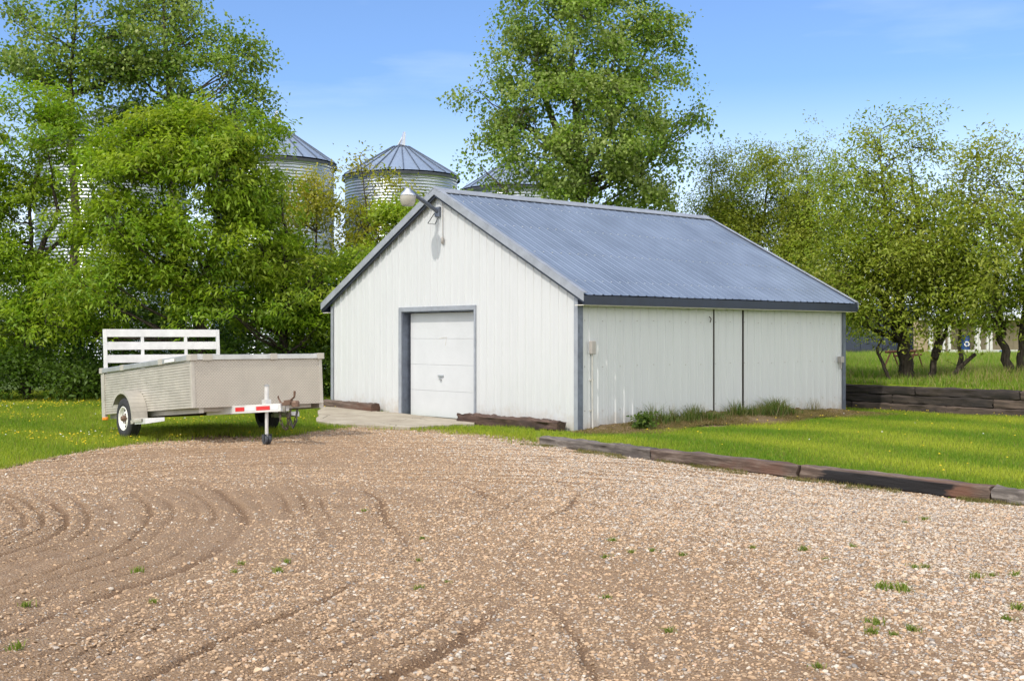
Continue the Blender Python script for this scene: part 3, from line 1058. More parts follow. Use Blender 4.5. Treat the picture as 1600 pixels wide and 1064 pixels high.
def timber(name, p0, p1, w, h, seed, mat, z0=0.0, parent=None, label=None, cat='timber', group=None, wear=.012, back=None, tilt=0.0):
    p0, p1 = np.array(p0[:2], float), np.array(p1[:2], float)
    L_ = np.linalg.norm(p1 - p0)
    V, F = timber_mesh(L_, w, h, seed, wear)
    me = raw_mesh(name, V, F, True)
    me.materials.append(mat)
    o = bpy.data.objects.new(name, me)
    C.objects.link(o)
    mid = (p0 + p1) / 2
    loc = np.array([mid[0], mid[1], z0])
    if parent is not None:
        o.parent = parent
        loc = loc - ORIG[parent.name]
    o.location = loc
    d = p1 - p0
    o.rotation_euler = (tilt, 0, math.atan2(d[1], d[0]))
    m = o.modifiers.new('split', 'EDGE_SPLIT')
    m.split_angle = R(38)
    return tag(o, label, cat, group)
G_ED = 'railway ties edging the gravel yard'
off = TN * .1
def along(t):
    return TIE0 + TD * t + off
timber('railway_tie', along(-.02), along(2.50), .21, .165, 3, M['tie1'], -.015, label='grey weathered railway tie ending the edging beside the barn corner', group=G_ED, wear=.010)
timber('railway_tie', along(2.54) + TN * -.03, along(5.08), .2, .165, 4, M['tie2'], -.01, label='rusty brown railway tie between the grey tie and the tarred tie', group=G_ED, wear=.007)
timber('railway_tie', along(5.11) + TN * .02, along(7.60), .2, .165, 5, M['tie3'], -.01, label='railway tie with its long face stained black with tar', group=G_ED, wear=.007)
timber('railway_tie', along(7.63), along(10.1), .2, .16, 6, M['tie1'], -.01, label='grey brown railway tie past the tarred tie, cut off by the picture edge', group=G_ED)
timber('railway_tie', along(10.13), along(12.6), .2, .16, 7, M['tie2'], -.01, label='brown railway tie continuing the edging past the frame', group=G_ED, wear=.008)
def bt(a, b):
    q = B(a, b, 0)
    return q[:2]
timber('railway_tie', bt(-.22, 8.15), bt(-.2, 6.12), .22, .2, 8, M['tie2'], .05, label='smooth brown railway tie against the gable wall on the trailer side of the door', wear=.010)
timber('railway_tie', bt(-.2, 3.12), bt(-.23, .18), .24, .21, 9, M['tie5'], -.03, label='rough split dark brown railway tie against the gable wall by the barn corner', wear=.018)

wall = thing('retaining_wall', 'low wall of stacked dark railway ties holding back the grassy terrace', 'retaining wall', tuple(WL0))
tot = np.linalg.norm(WB - WA)
seed = 20
for c in range(3):
    s0 = (-1.3, -.2, -2.1)[c]
    k = 0
    while s0 < tot:
        L_ = 2.5
        a, b_ = WA + WDv * s0, WA + WDv * (s0 + L_ - .02)
        jit = WN_ * (random.uniform(-.02, .02) + .035 * c)
        timber('timber', (a + jit)[:2], (b_ + jit)[:2], .2, .197, seed, [M['tie4'], M['tie6'], M['tie4'], M['tie4'], M['tie6']][(k * 2 + c * 3) % 5], -.03 + c * .198, wall, cat=None, wear=.009)
        s0 += L_
        k += 1
        seed += 1

# ------------------------------------------------------------------ utility trailer
def trailer():
    TX, TY, yaw, pit = -5.452, 20.632, -0.881, 0.077
    TW, LR, LF, HB, HT, GT, RW = 2.298, 1.574, 2.225, 0.071, 0.812, 1.606, 0.345
    u = np.array([math.cos(yaw) * math.cos(pit), math.sin(yaw) * math.cos(pit), math.sin(pit)])
    v = np.array([-math.sin(yaw), math.cos(yaw), 0])      # away from the visible side
    n = np.cross(u, v)
    gzv = float(height(TX, TY)) * .3
    O = np.array([TX, TY, RW + gzv - .0])
    def P(a, b, c):
        return O + u * a - v * b + n * c                  # b > 0: the visible side
    root = thing('utility_trailer', 'tan aluminium utility trailer with a slatted white tailgate parked on the lawn', 'trailer', (TX, TY, gzv))
    H = TW / 2
    plate = mat_checker_plate('tread_plate', (0.485, 0.445, 0.38), v, n, 0.05)
    # front panel and floor
    m = MB().box(P(LF, H, HB), -v * -0 + v * TW, -u * .03, n * (HT - HB))
    m.build('front_panel', plate, root)
    m = MB().box(P(-LR, H - .03, HB + .05), v * (TW - .06), u * (LR + LF - .03), n * .04)
    m.build('floor', M['alu'], root)
    # sides of horizontal corrugated extrusion
    for sg in (1, -1):
        m = MB()
        nrow = 17
        top, bot = HT - .01, HB
        prof = []
        for k in range(nrow):
            z0 = bot + (top - bot) * k / nrow
            dz_ = (top - bot) / nrow
            prof += [(z0, .0), (z0 + dz_ * .16, .010), (z0 + dz_ * .70, .010), (z0 + dz_ * .86, .0)]
        prof.append((top, 0))
        for (z0, h0), (z1, h1) in zip(prof, prof[1:]):
            q = [P(-LR + .12, sg * (H - .012 + h0), z0), P(LF - .05, sg * (H - .012 + h0), z0), P(LF - .05, sg * (H - .012 + h1), z1), P(-LR + .12, sg * (H - .012 + h1), z1)]
            m.add(q, [(0, 1, 2, 3)] if sg > 0 else [(3, 2, 1, 0)])
        m.box(P(-LR + .12, sg * (H - .03), bot), u * (LR + LF - .17), -v * sg * .012, n * (top - bot))
        sp_ = m.build('side_panel', M['alu'], root)
        m = MB()
        m.box(P(-LR, sg * (H - .04), HB - .09), u * .14, -v * sg * .055, n * (HT - HB + .09))
        m.build('rear_post', M['alu'], root, bevel=.006)
        m = MB()
        m.box(P(LF - .06, sg * (H - .045), HB), u * .066, -v * sg * .056, n * (HT - HB))
        m.build('corner_post', M['alu'], root, bevel=.006)
        # top rail along the side with joiners
        m = MB().box(P(-LR - .01, sg * (H - .07), HT), u * (LR + LF + .03), -v * sg * .1, n * .085)
        rl = m.build('top_rail', M['rail'], root, bevel=.008)
        for a in (-.62, 1.02):
            MB().box(P(a, sg * (H - .08), HT - .004), u * .15, -v * sg * .115, n * .096).build('rail_joiner', M['alu'], rl, bevel=.004)
        if sg > 0:
            MB().box(P(1.30, H + .036, HT + .015), u * .38, -v * .006, n * .05).build('sticker', M['plate'], rl)
        MB().box(P(-LR - .02, sg * (H - .082), HT - .005), u * .12, -v * sg * .118, n * .098).build('rail_joiner', M['alu'], rl, bevel=.004)
        MB().box(P(LF - .1, sg * (H - .082), HT - .005), u * .145, -v * sg * .118, n * .098).build('rail_joiner', M['alu'], rl, bevel=.004)
    # rail across the front
    m = MB().box(P(LF - .05, H - .05, HT), v * (TW - .1), u * .075, n * .085)
    rl = m.build('front_rail', M['rail'], root, bevel=.008)
    MB().box(P(LF - .06, -.2, HT - .004), v * .12, u * .095, n * .096).build('rail_joiner', M['alu'], rl, bevel=.004)
    MB().box(P(LF - .06, H - .18, HT - .004), v * .16, u * .093, n * .096).build('rail_joiner', M['alu'], rl, bevel=.004)
    # underframe and axle
    m = MB()
    for b_ in (H - .12, -H + .04):
        m.box(P(-LR + .05, b_, HB - .08), v * -.0 + v * .08, u * (LR + LF - .1), n * .08)
    for a in (-1.3, -.5, .5, 1.3, 2.0):
        m.box(P(a, H - .13, HB - .06), v * (TW - .26), u * .06, n * .06)
    m.build('underframe', M['alu'], root)
    ax = MB().tube([P(0, H + .1, 0), P(0, -H - .1, 0)], .032, 10).build('axle', M['chain'], root)
    # tailgate standing at the back
    gate = MB()
    w0 = TW - .06
    gb = HT + .14
    pu = -LR + .03
    gate.box(P(pu + .004, H - .09, HB + .02), v * (TW - .18), u * .04, n * .06)
    rows = [(GT - .14, .14), (GT - .375, .145), (GT - .61, .145)]
    go_ = gate.build('tailgate', M['alub'], root, bevel=.004)
    for b_ in (H - .03, -H + .09):
        MB().box(P(pu, b_, HB), v * .06, u * .05, n * (GT - HB)).build('gate_post', M['alub'], go_, bevel=.004)
    for (z0, hh) in rows:
        MB().box(P(pu + .012, H - .09, z0), v * (w0 - .12), u * .03, n * hh).build('gate_board', M['alub'], go_, bevel=.004)
    for t in (.31, .685):
        MB().box(P(pu + .006, H - .03 - w0 * t, HB + .1), v * -.0 + v * .055, u * .034, n * (GT - HB - .12)).build('gate_upright', M['alub'], go_, bevel=.003)
    # wheels
    for sg in (1, -1):
        c = P(0, sg * (H + .235), 0)
        c[2] = RW + gzv + float(height(c[0], c[1])) - gzv - .012
        axd = -v * sg
        ty = MB()
        tw = .20
        pr = [(.195, -tw), (.20, -.205 + .01), (.245, -tw - .004), (.30, -tw + .004), (.335, -tw + .03), (.345, -tw + .055)]
        grooves = []
        for k in range(4):
            x0 = -tw + .055 + k * .028
            grooves += [(.345, x0 + .018), (.336, x0 + .020), (.336, x0 + .026), (.345, x0 + .028)]
        pr = pr + grooves + [(.345, -.03), (.335, -.012), (.30, .0), (.245, .008), (.20, .0), (.195, -.02)]
        ty.lathe(c, axd, pr, 48)
        wh = ty.build('wheel', M['rubber'], root, smooth=True)
        rm = MB()
        rm.lathe(c, axd, [(.2, -.03), (.205, .0), (.195, .008), (.182, -.004), (.175, -.045), (.14, -.062), (.125, -.05), (.10, -.035), (.062, -.03), (.055, -.05), (.001, -.05)], 40)
        rm.build('rim', M['rim'], wh, smooth=True)
        for k in range(8):
            t = 2 * math.pi * (k + .5) / 8
            rp = c + axd * -.0515 + (u * math.cos(t) + n * math.sin(t)) * .145
            MB().lathe(rp, axd, [(.022, -.004), (.022, .001), (.001, .0015)], 10).build('rim_hole', M['black'], wh)
        hb_ = MB().lathe(c, axd, [(.05, -.05), (.048, .01), (.036, .035), (.001, .04)], 18)
        for k in range(5):
            t = 2 * math.pi * k / 5
            q = c + axd * -.035 + (u * math.cos(t) + n * math.sin(t)) * .075
            hb_.lathe(q, axd, [(.014, -.01), (.014, .018), (.001, .02)], 6)
        hb_.build('hub', M['hub'], wh, smooth=False)
        # fender: rolled arch with a flat step in front
        fd = MB()
        cc = P(0, sg * H, .0)
        R1 = .43
        fwid = .27
        pts = []
        for k in range(19):
            t = math.pi * (k / 18)
            pts.append((math.cos(t) * R1 * 1.02, math.sin(t) * R1))
        pts = [(R1 * 1.02 + .42, -.06 + .0), (R1 * 1.02 + .1, -.06), (R1 * 1.03, -.04)] + pts[1:-3]
        prev = None
        for (a0_, c0_), (a1_, c1_) in zip(pts, pts[1:]):
            d = np.array([a1_ - a0_, c1_ - c0_])
            nn = np.array([-d[1], d[0]]) / (np.linalg.norm(d) + 1e-9) * -.014
            q = []
            for (aa_, c_) in ((a0_, c0_), (a1_, c1_)):
                q += [cc + u * aa_ + n * c_, cc + u * aa_ + n * c_ - v * sg * fwid]
            e = u * nn[0] + n * nn[1]
            q2 = [x + e for x in q]
            fs = [(0, 1, 3, 2), (4, 6, 7, 5), (1, 5, 7, 3), (0, 2, 6, 4)]
            fd.add(q + q2, fs)
        # outer lip
        for (a0_, c0_), (a1_, c1_) in zip(pts, pts[1:]):
            q = [cc + u * a_ + n * c_ - v * sg * fwid for (a_, c_) in ((a0_, c0_), (a1_, c1_))]
            q += [q[1] - n * .035, q[0] - n * .035]
            fd.add(q + [x + v * sg * .008 for x in q], [(0, 1, 2, 3), (7, 6, 5, 4), (3, 2, 6, 7)])
        fd.box(cc + u * .40 - n * .12 , u * .10, -v * sg * fwid, n * .06)
        fn = fd.build('fender', M['alu'], root, smooth=False)
        br = MB()
        q0 = cc + u * .52 - n * .13
        br.add([q0, q0 + u * .62 - n * -.03, q0 + u * .45 - v * sg * .25, q0 - v * sg * .25, q0 + n * .09, q0 + u * .62 + n * .09, q0 + u * .45 - v * sg * .25 + n * .09, q0 - v * sg * .25 + n * .09],
               [(0, 3, 2, 1), (4, 5, 6, 7), (0, 1, 5, 4), (1, 2, 6, 5), (2, 3, 7, 6), (3, 0, 4, 7)])
        br.build('step_bracket', M['alub'], fn)
        lt = MB().box(P(-LR + .15, sg * (H + .02), HB - .1), u * .19, -v * sg * .05, n * .055)
        lt.build('marker_light', M['amber'], root, bevel=.012)
    # tongue: A frame of two box beams meeting at the coupler
    ZT = HB - .055
    tipa = 3.06
    for sg in (1, -1):
        p0, p1 = P(LF - .5, sg * .66, ZT - .06), P(tipa, sg * .055, ZT - .06)
        d = p1 - p0
        sd = np.cross(d, n)
        sd = sd / np.linalg.norm(sd) * .05
        bm = MB().box(p0, d, sd, n * .125)
        bo = bm.build('tongue_beam', M['alub'], root, bevel=.004)
        if sg > 0:
            nrm = -sd / np.linalg.norm(sd)
            if np.dot(nrm, -v) < 0:
                nrm = -nrm
            face = p0 if np.dot(sd, nrm) < 0 else p0 + sd
            dl = d / np.linalg.norm(d)
            Lb = np.linalg.norm(d)
            for (t0, t1, mt, nm) in ((.40, .52, 'red', 'red_reflector'), (.53, .66, 'silver', 'silver_reflector'), (.68, .86, 'red', 'red_reflector'), (.87, .97, 'silver', 'silver_reflector')):
                MB().box(face + dl * Lb * t0 + nrm * .001 + n * .034, dl * Lb * (t1 - t0), nrm * .004, n * .062).build(nm, M[mt], bo)
    # coupler with latch
    cpl = MB()
    cpl.box(P(2.96, .065, ZT + .03), v * .13, u * .34, n * .05)
    cpl.lathe(P(3.37, 0, ZT + .02), n, [(.001, .075), (.05, .07), (.062, .045), (.062, -.02), (.05, -.025)], 16)
    cpl.box(P(3.05, .03, ZT + .08), v * .06, u * .2, n * .03)
    cpl.tube([P(3.2, 0, ZT + .1), P(3.34, 0, ZT + .15), P(3.36, 0, ZT + .24)], [.014, .016, .02], 8)
    cpl.tube([P(3.02, .05, ZT + .06), P(2.98, .08, ZT + .15), P(3.0, .09, ZT + .18)], .014, 8)
    cpo = cpl.build('coupler', M['hub'], root, bevel=.003)
    def chain(pts, nm):
        m = MB()
        for i in range(len(pts) - 1):
            p, q = pts[i], pts[i + 1]
            d = q - p
            Lk = np.linalg.norm(d)
            d = d / Lk
            s_ = np.cross(d, v if i % 2 else u)
            s_ /= np.linalg.norm(s_) + 1e-9
            rr = []
            for k in range(9):
                t = 2 * math.pi * k / 8
                rr.append(p + d * Lk / 2 + d * math.cos(t) * Lk * .66 + s_ * math.sin(t) * .020)
            m.tube(rr, .0065, 5, False)
        m.build(nm, M['chain'], cpo)
    for k, (b_, dep) in enumerate(((.06, .34), (-.06, .30))):
        pts = []
        for i in range(13):
            t = i / 12
            q = P(2.98 + .36 * t, b_ + .02 * math.sin(t * 9), ZT)
            q = q + np.array([0, 0, -dep * math.sin(math.pi * t) ** .8 + (0 if t < .8 else -.05)])
            pts.append(q)
        chain(pts, 'safety_chain')
    m = MB().tube([P(3.25, .02, ZT - .02), P(3.27, .05, ZT - .16), P(3.34, .04, ZT - .33), P(3.39, .0, ZT - .22), P(3.36, -.02, ZT - .05)], .012, 6)
    m.build('wiring_cable', M['black'], cpo)
    # jack
    ja, jb = 2.72, .15
    base = P(ja, jb, ZT)
    jk = MB()
    gz_ = float(height(base[0], base[1]))
    jk.tube([np.array([base[0], base[1], gz_ + .10]), np.array([base[0], base[1], base[2] + .05])], .027, 12)
    jk.tube([base - Z3 * .05, base + Z3 * .36], .036, 12)
    jk.box(base + u * -.06 + v * -.05 + n * -.02, u * .12, v * .1, n * .16)
    jo = jk.build('jack', M['alub'], root)
    MB().lathe(base + Z3 * .10, (0, 0, 1), [(.04, 0), (.04, .02)], 14).build('jack_ring', M['red'], jo)
    MB().lathe(base + Z3 * .36, (0, 0, 1), [(.04, -.02), (.041, .012), (.001, .018)], 14).build('jack_cap', M['galv'], jo)
    for s_ in (-1, 1):
        c = np.array([base[0], base[1], gz_ + .075]) - v * s_ * .028
        MB().lathe(c, v * s_, [(.001, -.024), (.062, -.024), (.075, -.016), (.075, .016), (.062, .024), (.001, .024)], 20).build('jack_wheel', M['jackfoot'], jo)
    fk = MB()
    for s_ in (-1, 1):
        fk.box(np.array([base[0], base[1], gz_ + .05]) + v * s_ * .066 - u * .035, u * .07, v * .006, Z3 * .1)
    fk.box(np.array([base[0], base[1], gz_ + .15]) - v * .07 - u * .035, u * .07, v * .14, Z3 * .008)
    fk.build('jack_fork', M['jackfoot'], jo)
trailer()

# ------------------------------------------------------------------ grain bins
def grain_bin(px, D, rad, py_eave, py_apex, label, fin=True):
    c = at(px, 0, D)
    c[2] = -.1
    z_e = EYE + (HZ - py_eave) / FPX * D
    z_a = EYE + (HZ - py_apex) / FPX * D
    root = thing('grain_bin', label, 'grain bin', tuple(c), 'galvanised grain bins standing in a row behind the trees')
    pit = .155
    nseg = 72
    prof = []
    nw = int((z_e - .0) / pit)
    for k in range(nw):
        for j in range(6):
            t = j / 6
            prof.append((rad + .030 * math.sin(2 * math.pi * t), (k + t) * (z_e / nw)))
    prof.append((rad, z_e))
    w = MB().lathe(c, (0, 0, 1), prof, nseg).build('wall', M['bin'], root, smooth=True)
    cap_r = rad * .16
    zc = z_e + (z_a - z_e) * .84
    roof = MB()
    sides = 24
    n0 = 0
    for k in range(sides * 2):
        t = 2 * math.pi * k / (sides * 2)
        rr = rad + .14
        bump_ = .0
        roof.v.append((c[0] + rr * math.cos(t), c[1] + rr * math.sin(t), z_e - .02 + bump_))
        roof.v.append((c[0] + cap_r * math.cos(t), c[1] + cap_r * math.sin(t), zc))
    m = sides * 2
    for k in range(m):
        a, b_ = 2 * k, 2 * ((k + 1) % m)
        roof.f.append((a, b_, b_ + 1, a + 1))
    ro = roof.build('roof', M['binroof'], root)
    for k in range(sides):
        t = 2 * math.pi * (k + .5) / sides
        e = np.array([math.cos(t), math.sin(t), 0])
        tg = np.array([-math.sin(t), math.cos(t), 0])
        p = c + e * (rad + .16)
        p[2] = z_e - .02
        q = c + e * cap_r
        q[2] = zc
        MB().box(p - tg * .02, q - p, tg * .04, Z3 * .06).build('rib', M['binrib'], ro)
    MB().lathe(c, (0, 0, 1), [(rad + .17, z_e - .14), (rad + .19, z_e - .03), (rad + .10, z_e + .02)], 72).build('eave_rim', M['bindark'], root)
    MB().lathe(c, (0, 0, 1), [(cap_r + .05, zc - .06), (cap_r + .12, zc + .05), (cap_r * .9, zc + .10), (cap_r * .45, z_a - .1), (.001, z_a)], 24).build('cap', M['bindark'], ro)
    if fin:
        f_ = MB()
        b0 = np.array([c[0] + .08, c[1] - .3, zc + .08])
        f_.tube([b0, b0 + np.array([.12, 0, .72])], [.17, .07], 4)
        f_.tube([b0 + np.array([-.22, 0, 0]), b0 + np.array([.1, 0, .6])], .04, 5)
        f_.build('lid_opener', M['galv'], ro)
    return root
grain_bin(175, 56, 3.4, 232, 160, 'galvanised grain bin glimpsed only as stripes through the trees above the trailer', False)
grain_bin(428, 60.5, 3.05, 256, 189, 'tallest looking galvanised grain bin half hidden by the bright maple')
grain_bin(627, 64.5, 3.05, 277, 222, 'galvanised grain bin standing clear against the sky above the yard light')
grain_bin(806, 70, 3.12, 298, 243, 'galvanised grain bin peeping over the barn ridge beside the poplar')

# ------------------------------------------------------------------ trees
def gap_noise(p, s, ph):
    return (np.sin(p[:, 0] * 1.9 * s + ph + 1.1 * np.sin(p[:, 2] * 1.3 * s)) + np.sin(p[:, 1] * 1.7 * s + ph * 2.1 + np.sin(p[:, 0] * 1.1 * s)) +
            np.sin(p[:, 2] * 2.2 * s + ph * .7 + 1.3 * np.sin(p[:, 0] * 1.6 * s))) / 3
def norm(a):
    return a / (np.linalg.norm(a, axis=-1, keepdims=True) + 1e-9)
def leaf_cloud(r_, centres, outward, spread, per, ln, wd, droop, up, pal, tint_c):
    n = len(centres)
    per_i = per
    p = np.repeat(centres, per_i, 0)
    ow = np.repeat(outward, per_i, 0)
    k = len(p)
    p = p + r_.normal(0, 1, (k, 3)) * np.array([spread, spread, spread * .7])
    nn = norm(r_.normal(0, .75, (k, 3)) + np.array([0, 0, up]) + ow * .55)
    d = r_.normal(0, 1, (k, 3)) + np.array([0, 0, -droop]) + ow * .5
    d = norm(d - nn * np.sum(d * nn, 1, keepdims=True))
    sd = np.cross(nn, d)
    s = r_.uniform(.65, 1.25, (k, 1))
    l_, w_ = ln * s, wd * s
    fold = nn * l_ * .10
    v0 = p
    v1 = p + d * l_ * .42 + sd * w_ * .5 + fold
    v2 = p + d * l_ - Z3 * l_ * .12
    v3 = p + d * l_ * .42 - sd * w_ * .5 + fold
    V = np.stack([v0, v1, v2, v3], 1).reshape(-1, 3)
    F = np.arange(k * 4).reshape(-1, 4)
    ti = np.repeat(tint_c, per_i, 0) * r_.uniform(.72, 1.28, (k, 1))
    mixp = r_.random((k, 1)) ** 2
    ti = ti * (1 - mixp * .5) + np.array(pal[-1]) * mixp * .5
    return V, F, np.repeat(ti, 4, 0)

def blob(px, py, D, rx, ry, rd, dens=1.0):
    c = at(px, py, D)
    return (c, np.array([rx / FPX * D, rd, ry / FPX * D]), dens)

SPECIES = {  # leaf length, width, droop, up, spread, leaves per sprig, sprigs per m3-ish, palette
    'maple': dict(ln=.15, wd=.058, droop=.9, up=.9, spread=.15, per=30, dens=22, pal=[(.13, .25, .016), (.19, .325, .02), (.275, .39, .026), (.29, .36, .034)]),
    'poplar': dict(ln=.118, wd=.10, droop=.5, up=.35, spread=.2, per=19, dens=16, bough=8, bsize=.30, bflat=.6, pal=[(.105, .205, .018), (.145, .25, .022), (.20, .30, .03), (.31, .37, .12)]),
    'willow': dict(ln=.115, wd=.046, droop=.5, up=.7, spread=.2, per=30, dens=30, bough=9, bsize=.34, bflat=.95, pal=[(.18, .275, .024), (.23, .315, .028), (.29, .345, .034), (.31, .33, .055)]),
    'yellow': dict(ln=.12, wd=.06, droop=.7, up=.5, spread=.22, per=24, dens=18, pal=[(.28, .30, .022), (.33, .33, .025), (.22, .27, .02), (.38, .34, .05)]),
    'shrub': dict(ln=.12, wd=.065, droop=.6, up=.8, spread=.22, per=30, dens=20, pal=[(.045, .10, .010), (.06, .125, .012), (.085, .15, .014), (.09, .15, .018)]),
}
LEAVES = [0]
def tree(name, label, species, stems, blobs, seed, group=None, cat='tree', bark='bark', limbs=3, twig=.5, r0=.14, gaps=-.05, gscale=1.0, dens=1.0, thing_base=None):
    r_ = np.random.default_rng(seed)
    S = SPECIES[species]
    base = np.array(stems[0][0], float)
    root = thing(name, label, cat, tuple(base), group)
    wood = MB()
    nodes, nrad = [], []
    for si, st in enumerate(stems):
        pts = [np.array(q, float) for q in st]
        fine = []
        for a, b_ in zip(pts, pts[1:]):
            for k in range(5):
                fine.append(a + (b_ - a) * k / 5 + r_.normal(0, .025, 3))
        fine.append(pts[-1])
        rs = r0 * (1 if si == 0 else .75)
        rad = [rs * (1.25 if i == 0 else 1) * (1 - .9 * i / len(fine)) ** 1.15 for i in range(len(fine))]
        wood.tube(fine, rad, 9)
        nodes += fine
        nrad += rad
    nodes = np.array(nodes)
    nrad = np.array(nrad)
    allc, allo, allt = [], [], []
    tw_nodes = [nodes]
    for bi, (c, rr, dn) in enumerate(blobs):
        # limbs into this part of the crown
        for _ in range(limbs):
            tgt = c + norm(r_.normal(0, 1, 3)) * rr * r_.uniform(.25, .8)
            want = tgt[2] - .55 * np.hypot(*(nodes[:, :2] - tgt[:2]).T) - .2
            want = np.maximum(want, base[2] + (1.25 if r0 > .06 else 0))
            cost = np.abs(nodes[:, 2] - want) + .5 * np.hypot(*(nodes[:, :2] - tgt[:2]).T)
            i = int(np.argmin(cost))
            s_ = nodes[i]
            mid = (s_ + tgt) / 2 + np.array([0, 0, -.12 * np.linalg.norm(tgt - s_)]) + r_.normal(0, .12, 3)
            pts = [(1 - t) ** 2 * s_ + 2 * t * (1 - t) * mid + t * t * tgt + (r_.normal(0, .035, 3) if 0 < t < 1 else 0) for t in np.linspace(0, 1, 8)]
            ra = min(nrad[i] * .5, .05) + .006
            wood.tube(pts, [ra * (1 - .82 * k / 7) for k in range(8)], 5, False)
            tw_nodes.append(np.array(pts[2:]))
        vol = 4.19 * rr[0] * rr[1] * rr[2]
        n = int(S['dens'] * dens * dn * vol ** .80 * 1.55) + 6
        nb_ = max(3, n // S.get('bough', 11))
        d = norm(r_.normal(0, 1, (nb_ * 2, 3)))
        rad_ = .25 + .75 * r_.random((nb_ * 2, 1)) ** .5
        lump = 1 + .2 * np.sin(d[:, :1] * 5 + bi) * np.sin(d[:, 2:] * 6 + bi * 2)
        lump = lump * np.where(r_.random((len(d), 1)) < .13, r_.uniform(1.05, 1.35, (len(d), 1)), 1)
        bc = c + d * rr * rad_ * lump
        ok = gap_noise(bc, 1.5 * gscale, seed * 1.3) > gaps - .42 + .3 * r_.random(len(bc))
        bc, d = bc[ok][:nb_], d[ok][:nb_]
        per_b = np.clip(r_.normal(1, .4, len(bc)), .3, 2) * n / max(1, len(bc))
        idx = np.repeat(np.arange(len(bc)), per_b.astype(int) + 1)
        bs = S.get('bsize', .42) * r_.uniform(.7, 1.25, len(bc))
        dn_ = np.clip(np.abs(r_.normal(0, 1, (len(idx), 3))) * np.sign(r_.normal(0, 1, (len(idx), 3))), -1.9, 1.9)
        dn_ = dn_ * np.array([1, 1, S.get('bflat', .32)])
        oh = d[idx] * np.array([1, 1, 0])
        along_ = np.sum(dn_ * oh, 1)
        dn_[:, 2] -= .35 * along_ - S.get('brise', .0) * along_
        p = bc[idx] + dn_ * bs[idx][:, None]
        d = norm(d[idx] * .8 + np.array([0, 0, .35]) + r_.normal(0, .2, (len(idx), 3)))
        bt_ = np.array(S['pal'])[r_.integers(0, len(S['pal']), len(bc))] * r_.uniform(.88, 1.12, (len(bc), 1))
        ok = p[:, 2] > base[2] + .05
        p, d, idx = p[ok], d[ok], idx[ok]
        allc.append(p)
        allo.append(d)
        t = np.array(S['pal'])[r_.integers(0, len(S['pal']), len(p))]
        allt.append(t * .5 + bt_[idx] * .5)
    cen, ow, ti = np.concatenate(allc), np.concatenate(allo), np.concatenate(allt)
    lim = np.concatenate(tw_nodes)
    pick = r_.random(len(cen)) < twig * .4
    for p in cen[pick]:
        d2 = np.sum((lim - p) ** 2, 1)
        i = int(np.argmin(d2))
        if d2[i] > 4:
            continue
        q = lim[i]
        wood.tube([q, (p + q) / 2 + r_.normal(0, .05, 3), p + norm(p - q) * .1], [.011, .008, .004], 3, False)
    wood.build('trunk', M[bark], root, smooth=True)
    V, F, tt = leaf_cloud(r_, cen, ow, S['spread'], S['per'], S['ln'], S['wd'], S['droop'], S['up'], S['pal'], ti)
    LEAVES[0] += len(F)
    obj('crown', V, F, M['leaf'], root, tint=tt)
    return root

def st(*q):
    return [at(*p) for p in q]
gL = 'leafy trees in the row behind the trailer'
# tall poplars at the back
tree('poplar_tree', 'tall dark poplar rising above the bright maple, its pale trunk showing near the top', 'poplar',
     [st((285, 610, 38), (275, 400, 38), (266, 180, 38), (258, 60, 38), (250, -70, 38))],
     [blob(262, 120, 38, 75, 60, 1.5), blob(345, 110, 38, 62, 62, 1.3), blob(385, 95, 38, 28, 36, .8, .8), blob(255, 15, 38, 70, 45, 1.3), blob(335, 180, 38, 80, 50, 1.4), blob(205, 70, 38, 55, 60, 1.3), blob(300, 45, 38, 40, 25, .8, .8),
      blob(255, -70, 38, 60, 60, 1.2), blob(230, 200, 38, 80, 60, 1.4), blob(392, 165, 38, 24, 36, .7, .7)], 11, bark='bark_pale', r0=.22, gaps=.05, limbs=3)
tree('poplar_tree', 'tall poplar with a thin broken crown beyond the dark slender trunk', 'poplar',
     [st((120, 610, 37), (118, 350, 37), (110, 150, 37), (120, -40, 37))],
     [blob(150, 40, 37, 60, 50, 1.3), blob(60, 80, 37, 55, 50, 1.2, .8), blob(110, 130, 37, 70, 50, 1.3), blob(170, 120, 37, 50, 50, 1.2), blob(15, 110, 37, 45, 60, 1.2, .8), blob(125, -50, 37, 60, 50, 1.2), blob(20, 20, 37, 40, 30, .9, .6)], 12, r0=.2, gaps=.1, limbs=3)
